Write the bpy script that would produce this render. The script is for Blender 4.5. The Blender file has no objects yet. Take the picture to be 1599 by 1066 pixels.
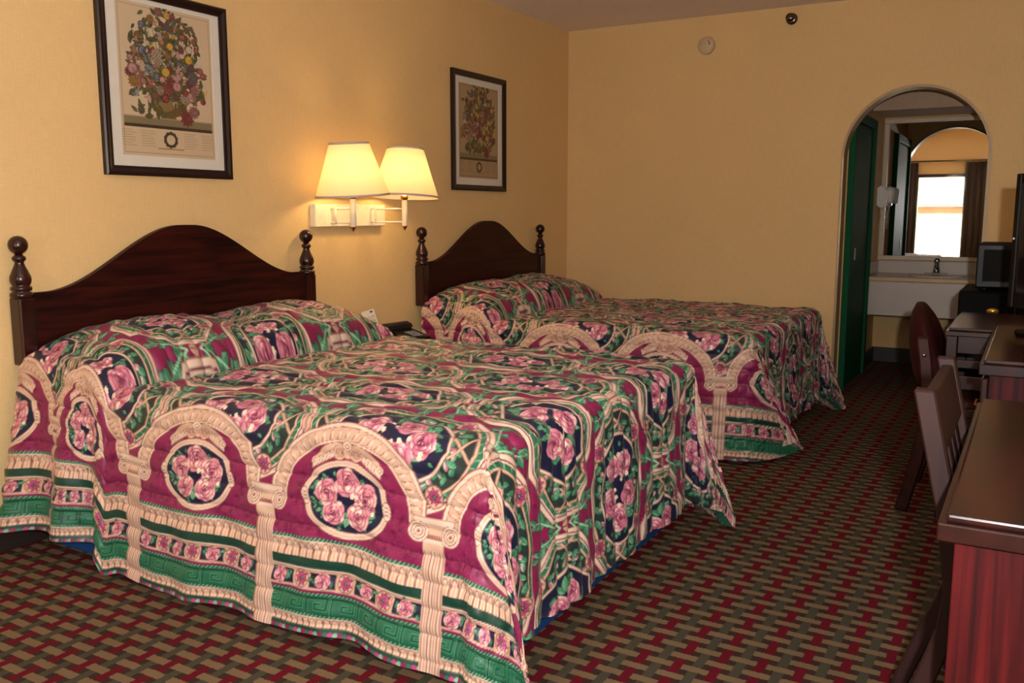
import bpy, bmesh, math, random
import numpy as np
from mathutils import Vector, Matrix

random.seed(5)
rng = np.random.default_rng(11)
scene = bpy.context.scene
COL = scene.collection
PI = math.pi
R = math.radians

# ------------------------------------------------------------------ camera
cam_data = bpy.data.cameras.new('camera')
cam = bpy.data.objects.new('camera', cam_data)
COL.objects.link(cam)
cam_data.sensor_width = 36.0
cam_data.lens = 36.0 * 1401.6 / 1599.0
cam_data.clip_start = 0.02
cam.location = (3.0043, 0.0, 1.153)
yaw, pitch = R(30.217), R(8.11)
fw = Vector((-math.sin(yaw) * math.cos(pitch), math.cos(yaw) * math.cos(pitch), -math.sin(pitch)))
cam.rotation_euler = fw.to_track_quat('-Z', 'Y').to_euler()
scene.camera = cam

# ------------------------------------------------------------------ view, world, lights
scene.view_settings.view_transform = 'Standard'
scene.view_settings.look = 'None'
scene.view_settings.gamma = 1.0
scene.view_settings.use_curve_mapping = False
scene.view_settings.exposure = 0.0
scene.cycles.use_denoising = True
scene.cycles.max_bounces = 8
scene.cycles.sample_clamp_indirect = 6.0

world = bpy.data.worlds.new('overcast_sky')
scene.world = world
world.use_nodes = True
world.node_tree.nodes['Background'].inputs[0].default_value = (0.93, 0.97, 1.0, 1)
world.node_tree.nodes['Background'].inputs[1].default_value = 15.0

def add_light(name, kind, loc, energy, color, size=0.05, rot=None):
    d = bpy.data.lights.new(name, kind)
    d.energy = energy
    d.color = color
    if kind == 'AREA':
        d.shape = 'RECTANGLE'
        d.size, d.size_y = size
    else:
        d.shadow_soft_size = size
    o = bpy.data.objects.new(name, d)
    COL.objects.link(o)
    o.location = loc
    if rot:
        o.rotation_euler = rot
    return o

# the photographer's flash unit, just above the lens
flash = add_light('camera_flash', 'SPOT', (3.105, -0.03, 1.26), 250.0, (1.0, 0.985, 0.965), 0.02)
flash.data.spot_size = R(165)
flash.data.spot_blend = 0.25
flash.rotation_euler = (fw + Vector((0, 0, 0.05))).to_track_quat('-Z', 'Y').to_euler()
# the window opening in the wall behind the camera guides daylight sampling
portal = add_light('window_portal', 'AREA', (1.62, -0.86, 1.05), 1.0, (1, 1, 1), (0.66, 1.34), (R(90), 0, 0))
portal.data.cycles.is_portal = True

# ------------------------------------------------------------------ material helpers
def s2l(c):
    return tuple(((v / 255.0) / 12.92 if v / 255.0 <= 0.04045 else ((v / 255.0 + 0.055) / 1.055) ** 2.4) for v in c)

def rgba(c):
    return (*s2l(c), 1.0)

MATS = {}
def base_mat(name):
    m = bpy.data.materials.new(name)
    m.use_nodes = True
    nt = m.node_tree
    return m, nt, nt.nodes['Principled BSDF']

def mat(name, col, rough=0.5, metal=0.0, spec=0.5, var=0.06, vscale=30.0, bump=0.0, bscale=200.0, coat=0.0):
    """plain finish with slight procedural mottling and fine relief"""
    if name in MATS:
        return MATS[name]
    m, nt, b = base_mat(name)
    tc = nt.nodes.new('ShaderNodeTexCoord')
    nz = nt.nodes.new('ShaderNodeTexNoise')
    nz.inputs['Scale'].default_value = vscale
    nz.inputs['Detail'].default_value = 4
    nt.links.new(tc.outputs['Object'], nz.inputs['Vector'])
    mx = nt.nodes.new('ShaderNodeMix'); mx.data_type = 'RGBA'
    c = s2l(col)
    mx.inputs[6].default_value = (*[max(0, v * (1 - var * 2)) for v in c], 1)
    mx.inputs[7].default_value = (*[min(1, v * (1 + var * 2)) for v in c], 1)
    nt.links.new(nz.outputs['Fac'], mx.inputs[0])
    nt.links.new(mx.outputs[2], b.inputs['Base Color'])
    b.inputs['Roughness'].default_value = rough
    b.inputs['Metallic'].default_value = metal
    b.inputs['Specular IOR Level'].default_value = spec
    b.inputs['Coat Weight'].default_value = coat
    if bump:
        n2 = nt.nodes.new('ShaderNodeTexNoise')
        n2.inputs['Scale'].default_value = bscale
        n2.inputs['Detail'].default_value = 3
        nt.links.new(tc.outputs['Object'], n2.inputs['Vector'])
        bp = nt.nodes.new('ShaderNodeBump')
        bp.inputs['Strength'].default_value = bump
        bp.inputs['Distance'].default_value = 0.004
        nt.links.new(n2.outputs['Fac'], bp.inputs['Height'])
        nt.links.new(bp.outputs['Normal'], b.inputs['Normal'])
    MATS[name] = m
    return m

def wood(name, dark, light, scale=(3, 3, 40), rough=0.3, coat=0.3, spec=0.5):
    """stretched-noise wood grain; scale is small along the grain"""
    if name in MATS:
        return MATS[name]
    m, nt, b = base_mat(name)
    tc = nt.nodes.new('ShaderNodeTexCoord')
    mp = nt.nodes.new('ShaderNodeMapping')
    mp.inputs['Scale'].default_value = scale
    nt.links.new(tc.outputs['Object'], mp.inputs['Vector'])
    nz = nt.nodes.new('ShaderNodeTexNoise')
    nz.inputs['Scale'].default_value = 1.0
    nz.inputs['Detail'].default_value = 6
    nz.inputs['Distortion'].default_value = 0.6
    nt.links.new(mp.outputs[0], nz.inputs['Vector'])
    cr = nt.nodes.new('ShaderNodeValToRGB')
    cr.color_ramp.elements[0].position = 0.35
    cr.color_ramp.elements[0].color = rgba(dark)
    cr.color_ramp.elements[1].position = 0.68
    cr.color_ramp.elements[1].color = rgba(light)
    nt.links.new(nz.outputs['Fac'], cr.inputs[0])
    nt.links.new(cr.outputs[0], b.inputs['Base Color'])
    b.inputs['Roughness'].default_value = rough
    b.inputs['Specular IOR Level'].default_value = spec
    b.inputs['Coat Weight'].default_value = coat
    b.inputs['Coat Roughness'].default_value = 0.15
    MATS[name] = m
    return m

class NG:
    """tiny helper to write math-node expressions"""
    def __init__(self, nt):
        self.nt = nt
    def m(self, op, a, b=None, c=None):
        n = self.nt.nodes.new('ShaderNodeMath'); n.operation = op
        for i, v in enumerate((a, b, c)):
            if v is None: continue
            if isinstance(v, (int, float)): n.inputs[i].default_value = v
            else: self.nt.links.new(v, n.inputs[i])
        return n.outputs[0]
    def mix(self, f, a, b):
        n = self.nt.nodes.new('ShaderNodeMix'); n.data_type = 'RGBA'
        if isinstance(f, (int, float)): n.inputs[0].default_value = f
        else: self.nt.links.new(f, n.inputs[0])
        for i, v in ((6, a), (7, b)):
            if isinstance(v, tuple): n.inputs[i].default_value = v
            else: self.nt.links.new(v, n.inputs[i])
        return n.outputs[2]

def carpet_mat():
    m, nt, b = base_mat('woven_pattern_carpet')
    g = NG(nt)
    tc = nt.nodes.new('ShaderNodeTexCoord')
    nz = nt.nodes.new('ShaderNodeTexNoise')
    nz.inputs['Scale'].default_value = 260; nz.inputs['Detail'].default_value = 2
    nt.links.new(tc.outputs['Object'], nz.inputs['Vector'])
    sp = nt.nodes.new('ShaderNodeSeparateXYZ')
    nt.links.new(tc.outputs['Object'], sp.inputs[0])
    sc = nt.nodes.new('ShaderNodeSeparateColor')
    nt.links.new(nz.outputs['Color'], sc.inputs[0])
    u = g.m('DIVIDE', g.m('ADD', g.m('ADD', sp.outputs[0], 0.0115), g.m('MULTIPLY', g.m('SUBTRACT', sc.outputs[0], 0.5), 0.012)), 0.0472)
    v = g.m('DIVIDE', g.m('ADD', g.m('ADD', sp.outputs[1], 0.005), g.m('MULTIPLY', g.m('SUBTRACT', sc.outputs[1], 0.5), 0.012)), 0.0545)
    cu, rv = g.m('FLOOR', u), g.m('FLOOR', v)
    fu = g.m('ABSOLUTE', g.m('SUBTRACT', g.m('SUBTRACT', u, cu), 0.5))
    fv = g.m('ABSOLUTE', g.m('SUBTRACT', g.m('SUBTRACT', v, rv), 0.5))
    par = g.m('ABSOLUTE', g.m('MODULO', g.m('ADD', cu, rv), 2.0))
    par = g.m('GREATER_THAN', par, 0.5)
    cpar = g.m('GREATER_THAN', g.m('ABSOLUTE', g.m('MODULO', cu, 2.0)), 0.5)
    vm = g.m('LESS_THAN', fu, 0.27)
    hm = g.m('LESS_THAN', fv, 0.25)
    tan_c, red_c, olive_c, bg_c = rgba((112, 92, 68)), rgba((92, 17, 29)), rgba((68, 65, 52)), rgba((56, 39, 33))
    vc = g.mix(cpar, red_c, olive_c)
    a = g.mix(vm, g.mix(hm, bg_c, tan_c), vc)        # upright strand over
    c = g.mix(hm, g.mix(vm, bg_c, vc), tan_c)        # tan strand over
    colr = g.mix(par, a, c)
    n2 = nt.nodes.new('ShaderNodeTexNoise'); n2.inputs['Scale'].default_value = 900; n2.inputs['Detail'].default_value = 2
    nt.links.new(tc.outputs['Object'], n2.inputs['Vector'])
    n3 = nt.nodes.new('ShaderNodeTexNoise'); n3.inputs['Scale'].default_value = 2.5; n3.inputs['Detail'].default_value = 5
    nt.links.new(tc.outputs['Object'], n3.inputs['Vector'])
    f = g.m('ADD', g.m('MULTIPLY', n2.outputs['Fac'], 0.7), g.m('MULTIPLY', n3.outputs['Fac'], 0.35))
    hsv = nt.nodes.new('ShaderNodeHueSaturation')
    nt.links.new(g.m('ADD', f, 0.48), hsv.inputs['Value'])
    nt.links.new(colr, hsv.inputs['Color'])
    nt.links.new(hsv.outputs[0], b.inputs['Base Color'])
    b.inputs['Roughness'].default_value = 0.95
    b.inputs['Specular IOR Level'].default_value = 0.08
    bp = nt.nodes.new('ShaderNodeBump'); bp.inputs['Strength'].default_value = 0.5; bp.inputs['Distance'].default_value = 0.003
    nt.links.new(n2.outputs['Fac'], bp.inputs['Height'])
    nt.links.new(bp.outputs['Normal'], b.inputs['Normal'])
    return m

def wall_mat(name, col, weave=0.25):
    m, nt, b = base_mat(name)
    g = NG(nt)
    tc = nt.nodes.new('ShaderNodeTexCoord')
    def noise(scale, mapping=None, det=3):
        n = nt.nodes.new('ShaderNodeTexNoise'); n.inputs['Scale'].default_value = scale; n.inputs['Detail'].default_value = det
        src = tc.outputs['Object']
        if mapping:
            mp = nt.nodes.new('ShaderNodeMapping'); mp.inputs['Scale'].default_value = mapping
            nt.links.new(src, mp.inputs['Vector']); src = mp.outputs[0]
        nt.links.new(src, n.inputs['Vector'])
        return n.outputs['Fac']
    hstr = noise(1.0, (25, 25, 330))
    vstr = noise(1.0, (260, 260, 18))
    blot = noise(2.2, None, 4)
    h = g.m('ADD', hstr, vstr)
    f = g.m('ADD', g.m('MULTIPLY', h, 0.16), g.m('MULTIPLY', blot, 0.10))
    hsv = nt.nodes.new('ShaderNodeHueSaturation')
    hsv.inputs['Color'].default_value = rgba(col)
    nt.links.new(g.m('ADD', f, 0.79), hsv.inputs['Value'])
    nt.links.new(hsv.outputs[0], b.inputs['Base Color'])
    b.inputs['Roughness'].default_value = 0.62
    b.inputs['Specular IOR Level'].default_value = 0.25
    bp = nt.nodes.new('ShaderNodeBump'); bp.inputs['Strength'].default_value = weave; bp.inputs['Distance'].default_value = 0.002
    nt.links.new(h, bp.inputs['Height'])
    nt.links.new(bp.outputs['Normal'], b.inputs['Normal'])
    return m

def paint_mat(name, rough=0.55, spec=0.3, sheen=0.0, bump=0.0):
    """cloth or paper whose print is stored on its own vertices"""
    m, nt, b = base_mat(name)
    at = nt.nodes.new('ShaderNodeAttribute'); at.attribute_name = 'print'
    nt.links.new(at.outputs['Color'], b.inputs['Base Color'])
    b.inputs['Roughness'].default_value = rough
    b.inputs['Specular IOR Level'].default_value = spec
    b.inputs['Sheen Weight'].default_value = sheen
    if bump:
        tc = nt.nodes.new('ShaderNodeTexCoord')
        n = nt.nodes.new('ShaderNodeTexNoise'); n.inputs['Scale'].default_value = 45; n.inputs['Detail'].default_value = 3
        nt.links.new(tc.outputs['Object'], n.inputs['Vector'])
        bp = nt.nodes.new('ShaderNodeBump'); bp.inputs['Strength'].default_value = bump; bp.inputs['Distance'].default_value = 0.01
        nt.links.new(n.outputs['Fac'], bp.inputs['Height'])
        nt.links.new(bp.outputs['Normal'], b.inputs['Normal'])
    return m

# ------------------------------------------------------------------ object helpers
def link(name, me, material=None, parent=None, loc=None, smooth=False):
    o = bpy.data.objects.new(name, me)
    COL.objects.link(o)
    if material is not None and not me.materials:
        me.materials.append(material)
    if parent is not None:
        o.parent = parent
    if loc is not None:
        o.location = loc
    if smooth:
        me.polygons.foreach_set('use_smooth', [True] * len(me.polygons))
    return o

def thing(name, label, cat, loc=(0, 0, 0), rotz=0.0, group=None):
    o = bpy.data.objects.new(name, None)
    COL.objects.link(o)
    o.location = loc
    o.rotation_euler = (0, 0, rotz)
    o.empty_display_size = 0.1
    o['label'] = label
    o['category'] = cat
    if group: o['group'] = group
    return o

def tag(o, label, cat, group=None):
    o['label'] = label; o['category'] = cat
    if group: o['group'] = group
    return o

def struct(o, label=None):
    o['kind'] = 'structure'
    if label: o['label'] = label
    return o

def bm_mesh(name, bm):
    me = bpy.data.meshes.new(name)
    bmesh.ops.recalc_face_normals(bm, faces=bm.faces)
    bm.to_mesh(me)
    bm.free()
    return me

def box_bm(lo, hi, bevel=0.0, seg=2, bm=None):
    nb = bmesh.new()
    lo, hi = Vector(lo), Vector(hi)
    c = (lo + hi) / 2
    d = hi - lo
    bmesh.ops.create_cube(nb, size=1.0, matrix=Matrix.Translation(c) @ Matrix.Diagonal((d.x, d.y, d.z, 1)))
    if bevel:
        bmesh.ops.bevel(nb, geom=nb.edges[:], offset=bevel, segments=seg, affect='EDGES', profile=0.5)
    if bm is None:
        return nb
    tmp = bpy.data.meshes.new('tmp'); nb.to_mesh(tmp); nb.free()
    bm.from_mesh(tmp); bpy.data.meshes.remove(tmp)
    return bm

def box(name, lo, hi, material, parent=None, bevel=0.0, seg=2, smooth=False):
    return link(name, bm_mesh(name, box_bm(lo, hi, bevel, seg)), material, parent, smooth=smooth)

def lathe(name, prof, material, parent=None, n=28, origin=(0, 0, 0), axis='Z', smooth=True, ripple=None, caps=True):
    """prof: list of (radius, height)"""
    vs, fs = [], []
    for (r, h) in prof:
        for k in range(n):
            a = 2 * PI * k / n
            rr = r * (1 + (ripple * math.cos(k * PI) if ripple else 0))
            p = (rr * math.cos(a), rr * math.sin(a), h)
            if axis == 'X': p = (p[2], p[0], p[1])
            if axis == 'Y': p = (p[0], p[2], p[1])
            vs.append((p[0] + origin[0], p[1] + origin[1], p[2] + origin[2]))
    for i in range(len(prof) - 1):
        for k in range(n):
            k2 = (k + 1) % n
            fs.append((i * n + k, i * n + k2, (i + 1) * n + k2, (i + 1) * n + k))
    if prof[0][0] > 1e-5 and caps and not ripple: fs.append(tuple(range(n - 1, -1, -1)))
    if prof[-1][0] > 1e-5 and caps and not ripple: fs.append(tuple((len(prof) - 1) * n + k for k in range(n)))
    me = bpy.data.meshes.new(name)
    me.from_pydata(vs, [], fs)
    bm = bmesh.new(); bm.from_mesh(me)
    bmesh.ops.remove_doubles(bm, verts=bm.verts, dist=1e-6)
    bmesh.ops.recalc_face_normals(bm, faces=bm.faces)
    bm.to_mesh(me); bm.free()
    return link(name, me, material, parent, smooth=smooth)

def tube_bm(pts, r, n=10, bm=None, radii=None):
    bm = bm or bmesh.new()
    pts = [Vector(p) for p in pts]
    rings = []
    up = Vector((0, 0, 1))
    for i, p in enumerate(pts):
        t = (pts[min(i + 1, len(pts) - 1)] - pts[max(i - 1, 0)]).normalized()
        a = t.cross(up)
        if a.length < 1e-3: a = t.cross(Vector((1, 0, 0)))
        a.normalize(); b = t.cross(a)
        rr = radii[i] if radii else r
        rings.append([bm.verts.new(p + (a * math.cos(2 * PI * k / n) + b * math.sin(2 * PI * k / n)) * rr) for k in range(n)])
    for i in range(len(rings) - 1):
        for k in range(n):
            bm.faces.new((rings[i][k], rings[i][(k + 1) % n], rings[i + 1][(k + 1) % n], rings[i + 1][k]))
    bm.faces.new(rings[0][::-1]); bm.faces.new(rings[-1])
    return bm

def tube(name, pts, r, material, parent=None, n=10, radii=None):
    return link(name, bm_mesh(name, tube_bm(pts, r, n, None, radii)), material, parent, smooth=True)

def sweep_rect(name, pts, wx, wy, material, parent, bevel=0.004):
    """rectangular bar following pts in the xz plane (local), wx deep and wy wide"""
    bm = bmesh.new()
    rings = []
    for p in pts:
        x, y, z = p
        rings.append([bm.verts.new((x + sx * wx / 2, y + sy * wy / 2, z)) for sx, sy in ((-1, -1), (1, -1), (1, 1), (-1, 1))])
    for a, b in zip(rings, rings[1:]):
        for k in range(4):
            bm.faces.new((a[k], a[(k + 1) % 4], b[(k + 1) % 4], b[k]))
    bm.faces.new(rings[0][::-1]); bm.faces.new(rings[-1])
    if bevel:
        bmesh.ops.bevel(bm, geom=bm.edges[:], offset=bevel, segments=1, affect='EDGES')
    return link(name, bm_mesh(name, bm), material, parent)

def prism_x(name, poly_yz, x0, x1, material, parent=None, bevel=0.0):
    """outline in the yz plane given thickness along x"""
    bm = bmesh.new()
    a = [bm.verts.new((x0, y, z)) for y, z in poly_yz]
    b = [bm.verts.new((x1, y, z)) for y, z in poly_yz]
    n = len(a)
    f1 = bm.faces.new(a); f2 = bm.faces.new(b[::-1])
    for k in range(n):
        bm.faces.new((a[k], b[k], b[(k + 1) % n], a[(k + 1) % n]))
    if bevel:
        es = list(f1.edges) + list(f2.edges)
        bmesh.ops.bevel(bm, geom=es, offset=bevel, segments=2, affect='EDGES', profile=0.5)
    return link(name, bm_mesh(name, bm), material, parent)

# ------------------------------------------------------------------ room dimensions
D = 5.965        # far wall with the arch
D2 = 6.085       # its back face
H = 2.44
YB = -0.90       # wall behind the camera
XR = 3.46
AX0, AX1, AY = 1.93, 3.46, 7.5     # wash alcove
ARX, ARR, ARZ = 2.322, 0.402, 1.50  # arch centre, radius, spring height

M_wall = wall_mat('tan_wallpaper', (228, 194, 139))
M_alc = wall_mat('tan_alcove_paint', (214, 176, 118), 0.12)
M_ceil = mat('popcorn_ceiling', (244, 228, 222), 0.95, spec=0.1, var=0.08, vscale=120, bump=1.0, bscale=160)
M_carpet = carpet_mat()
M_base = mat('dark_vinyl_base', (38, 28, 24), 0.5)
M_metal_trim = mat('metal_corner_bead', (190, 180, 165), 0.3, metal=0.7)
M_green = mat('dark_green_gloss_paint', (7, 78, 46), 0.6, spec=0.12, var=0.05)
M_white = mat('white_enamel', (232, 226, 214), 0.35)
M_offwhite = mat('cream_painted_wood', (214, 196, 170), 0.45)
M_chrome = mat('chrome', (200, 200, 205), 0.12, metal=1.0)
M_black = mat('black_plastic', (14, 13, 14), 0.35)

# floor and ceiling
struct(box('floor', (-0.1, YB - 0.1, -0.1), (XR + 0.1, AY + 0.1, 0.0), M_carpet))
struct(box('ceiling', (-0.1, YB - 0.1, H), (XR + 0.1, AY + 0.1, H + 0.1), M_ceil))
struct(box('wall_left', (-0.1, YB - 0.1, 0), (0, D2, H), M_wall))
struct(box('wall_right', (XR, YB - 0.1, 0), (XR + 0.1, AY + 0.1, H), M_wall))

def arched_wall(name, x0, x1, y0, y1, z1, material):
    bm = bmesh.new()
    N = 40
    arc = [(ARX + ARR * math.cos(PI - PI * k / N), ARZ + ARR * math.sin(PI - PI * k / N)) for k in range(N + 1)]
    loops = []
    for y in (y0, y1):
        lp = {}
        lp['arc'] = [bm.verts.new((x, y, z)) for x, z in arc]
        lp['lb'] = bm.verts.new((ARX - ARR, y, 0)); lp['rb'] = bm.verts.new((ARX + ARR, y, 0))
        lp['tops'] = [bm.verts.new((x, y, z1)) for x, z in arc]
        lp['l'] = [bm.verts.new((x0, y, z)) for z in (0, ARZ, z1)]
        lp['r'] = [bm.verts.new((x1, y, z)) for z in (0, ARZ, z1)]
        loops.append(lp)
        bm.faces.new((lp['l'][0], lp['lb'], lp['arc'][0], lp['l'][1]))
        bm.faces.new((lp['l'][1], lp['arc'][0], lp['tops'][0], lp['l'][2]))
        bm.faces.new((lp['rb'], lp['r'][0], lp['r'][1], lp['arc'][-1]))
        bm.faces.new((lp['arc'][-1], lp['r'][1], lp['r'][2], lp['tops'][-1]))
        for k in range(N):
            bm.faces.new((lp['arc'][k], lp['arc'][k + 1], lp['tops'][k + 1], lp['tops'][k]))
    a, b = loops
    seqa = [a['lb']] + a['arc'] + [a['rb']]
    seqb = [b['lb']] + b['arc'] + [b['rb']]
    for k in range(len(seqa) - 1):
        bm.faces.new((seqa[k], seqb[k], seqb[k + 1], seqa[k + 1]))
    return link(name, bm_mesh(name, bm), material)

struct(arched_wall('wall_far', 0.0, XR, D, D2, H, M_wall))
# metal bead lining the arch opening
bm = bmesh.new()
N = 48
path = [(ARX - ARR, 0.0)] + [(ARX + ARR * math.cos(PI - PI * k / N), ARZ + ARR * math.sin(PI - PI * k / N)) for k in range(N + 1)] + [(ARX + ARR, 0.0)]
rings = []
for i, (x, z) in enumerate(path):
    cx, cz = (x - ARX), (z - ARZ) if z > ARZ else 0
    l = math.hypot(cx, cz) or 1
    nx, nz = cx / l, cz / l
    rings.append([bm.verts.new((x + nx * o, y, z + nz * o)) for o, y in ((0.012, D - 0.0035), (-0.004, D - 0.0035), (-0.004, D2 + 0.0035), (0.012, D2 + 0.0035))])
for a, b in zip(rings, rings[1:]):
    for k in range(3):
        bm.faces.new((a[k], a[k + 1], b[k + 1], b[k]))
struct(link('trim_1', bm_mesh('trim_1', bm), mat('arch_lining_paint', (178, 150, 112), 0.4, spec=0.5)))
box('edge_bead', (ARX - ARR - 0.002, D - 0.006, 0.75), (ARX - ARR + 0.004, D - 0.0035, ARZ), M_metal_trim, bpy.data.objects['trim_1'])

# alcove shell
struct(box('wall_alcove_left', (AX0 - 0.12, D2, 0), (AX0, AY + 0.1, H), M_alc))
struct(box('wall_alcove_back', (AX0, AY, 0), (XR, AY + 0.1, H), M_alc))
struct(box('trim_2', (AX0, 6.95, 1.875), (XR, AY, H), mat('soffit_paint', (208, 172, 140), 0.6)))
struct(box('baseboard_alcove', (AX0 + 0.012, AY - 0.014, 0), (XR, AY, 0.115), M_base, bevel=0.003))
struct(box('baseboard_alcove_left', (AX0, 7.02, 0), (AX0 + 0.012, AY, 0.115), M_base, bevel=0.003))
struct(box('baseboard_left', (0, YB, 0), (0.012, D, 0.10), M_base, bevel=0.003))
struct(box('baseboard_far', (0.012, D - 0.012, 0), (ARX - ARR - 0.01, D, 0.10), M_base, bevel=0.003))
struct(box('baseboard_far_right', (ARX + ARR + 0.01, D - 0.012, 0), (XR, D, 0.10), M_base, bevel=0.003))

# wall behind the camera, with its window
WX0, WX1, WZ0, WZ1 = 1.29, 1.95, 0.38, 1.72
bm = bmesh.new()
for lo, hi in (((0, YB - 0.1, 0), (WX0, YB, H)), ((WX1, YB - 0.1, 0), (XR, YB, H)),
               ((WX0, YB - 0.1, 0), (WX1, YB, WZ0)), ((WX0, YB - 0.1, WZ1), (WX1, YB, H))):
    box_bm(lo, hi, bm=bm)
struct(link('wall_back', bm_mesh('wall_back', bm), M_wall))
w = bpy.data.objects.new('window_1', None); COL.objects.link(w); w.location = ((WX0 + WX1) / 2, YB, WZ0)
struct(w)
M_frame = mat('dark_bronze_frame', (40, 32, 28), 0.4)
hw = (WX1 - WX0) / 2; hh = WZ1 - WZ0
bm = bmesh.new()
for lo, hi in (((-hw - 0.05, -0.02, -0.05), (-hw, 0.015, hh + 0.05)), ((hw, -0.02, -0.05), (hw + 0.05, 0.015, hh + 0.05)),
               ((-hw, -0.02, hh), (hw, 0.015, hh + 0.05)), ((-hw, -0.02, -0.05), (hw, 0.015, 0))):
    box_bm(lo, hi, 0.003, 1, bm=bm)
link('window_frame', bm_mesh('window_frame', bm), M_frame, w)
m, nt, b = base_mat('clear_window_glass')
tr = nt.nodes.new('ShaderNodeBsdfTransparent'); tr.inputs[0].default_value = (0.96, 0.97, 0.96, 1)
gl = nt.nodes.new('ShaderNodeBsdfGlossy'); gl.inputs['Roughness'].default_value = 0.02
mx = nt.nodes.new('ShaderNodeMixShader'); mx.inputs[0].default_value = 0.05
nt.links.new(tr.outputs[0], mx.inputs[1]); nt.links.new(gl.outputs[0], mx.inputs[2])
nt.links.new(mx.outputs[0], nt.nodes['Material Output'].inputs['Surface'])
M_glass = m
box('pane', (-hw, -0.055, 0), (hw, -0.05, hh), M_glass, w)

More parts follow.
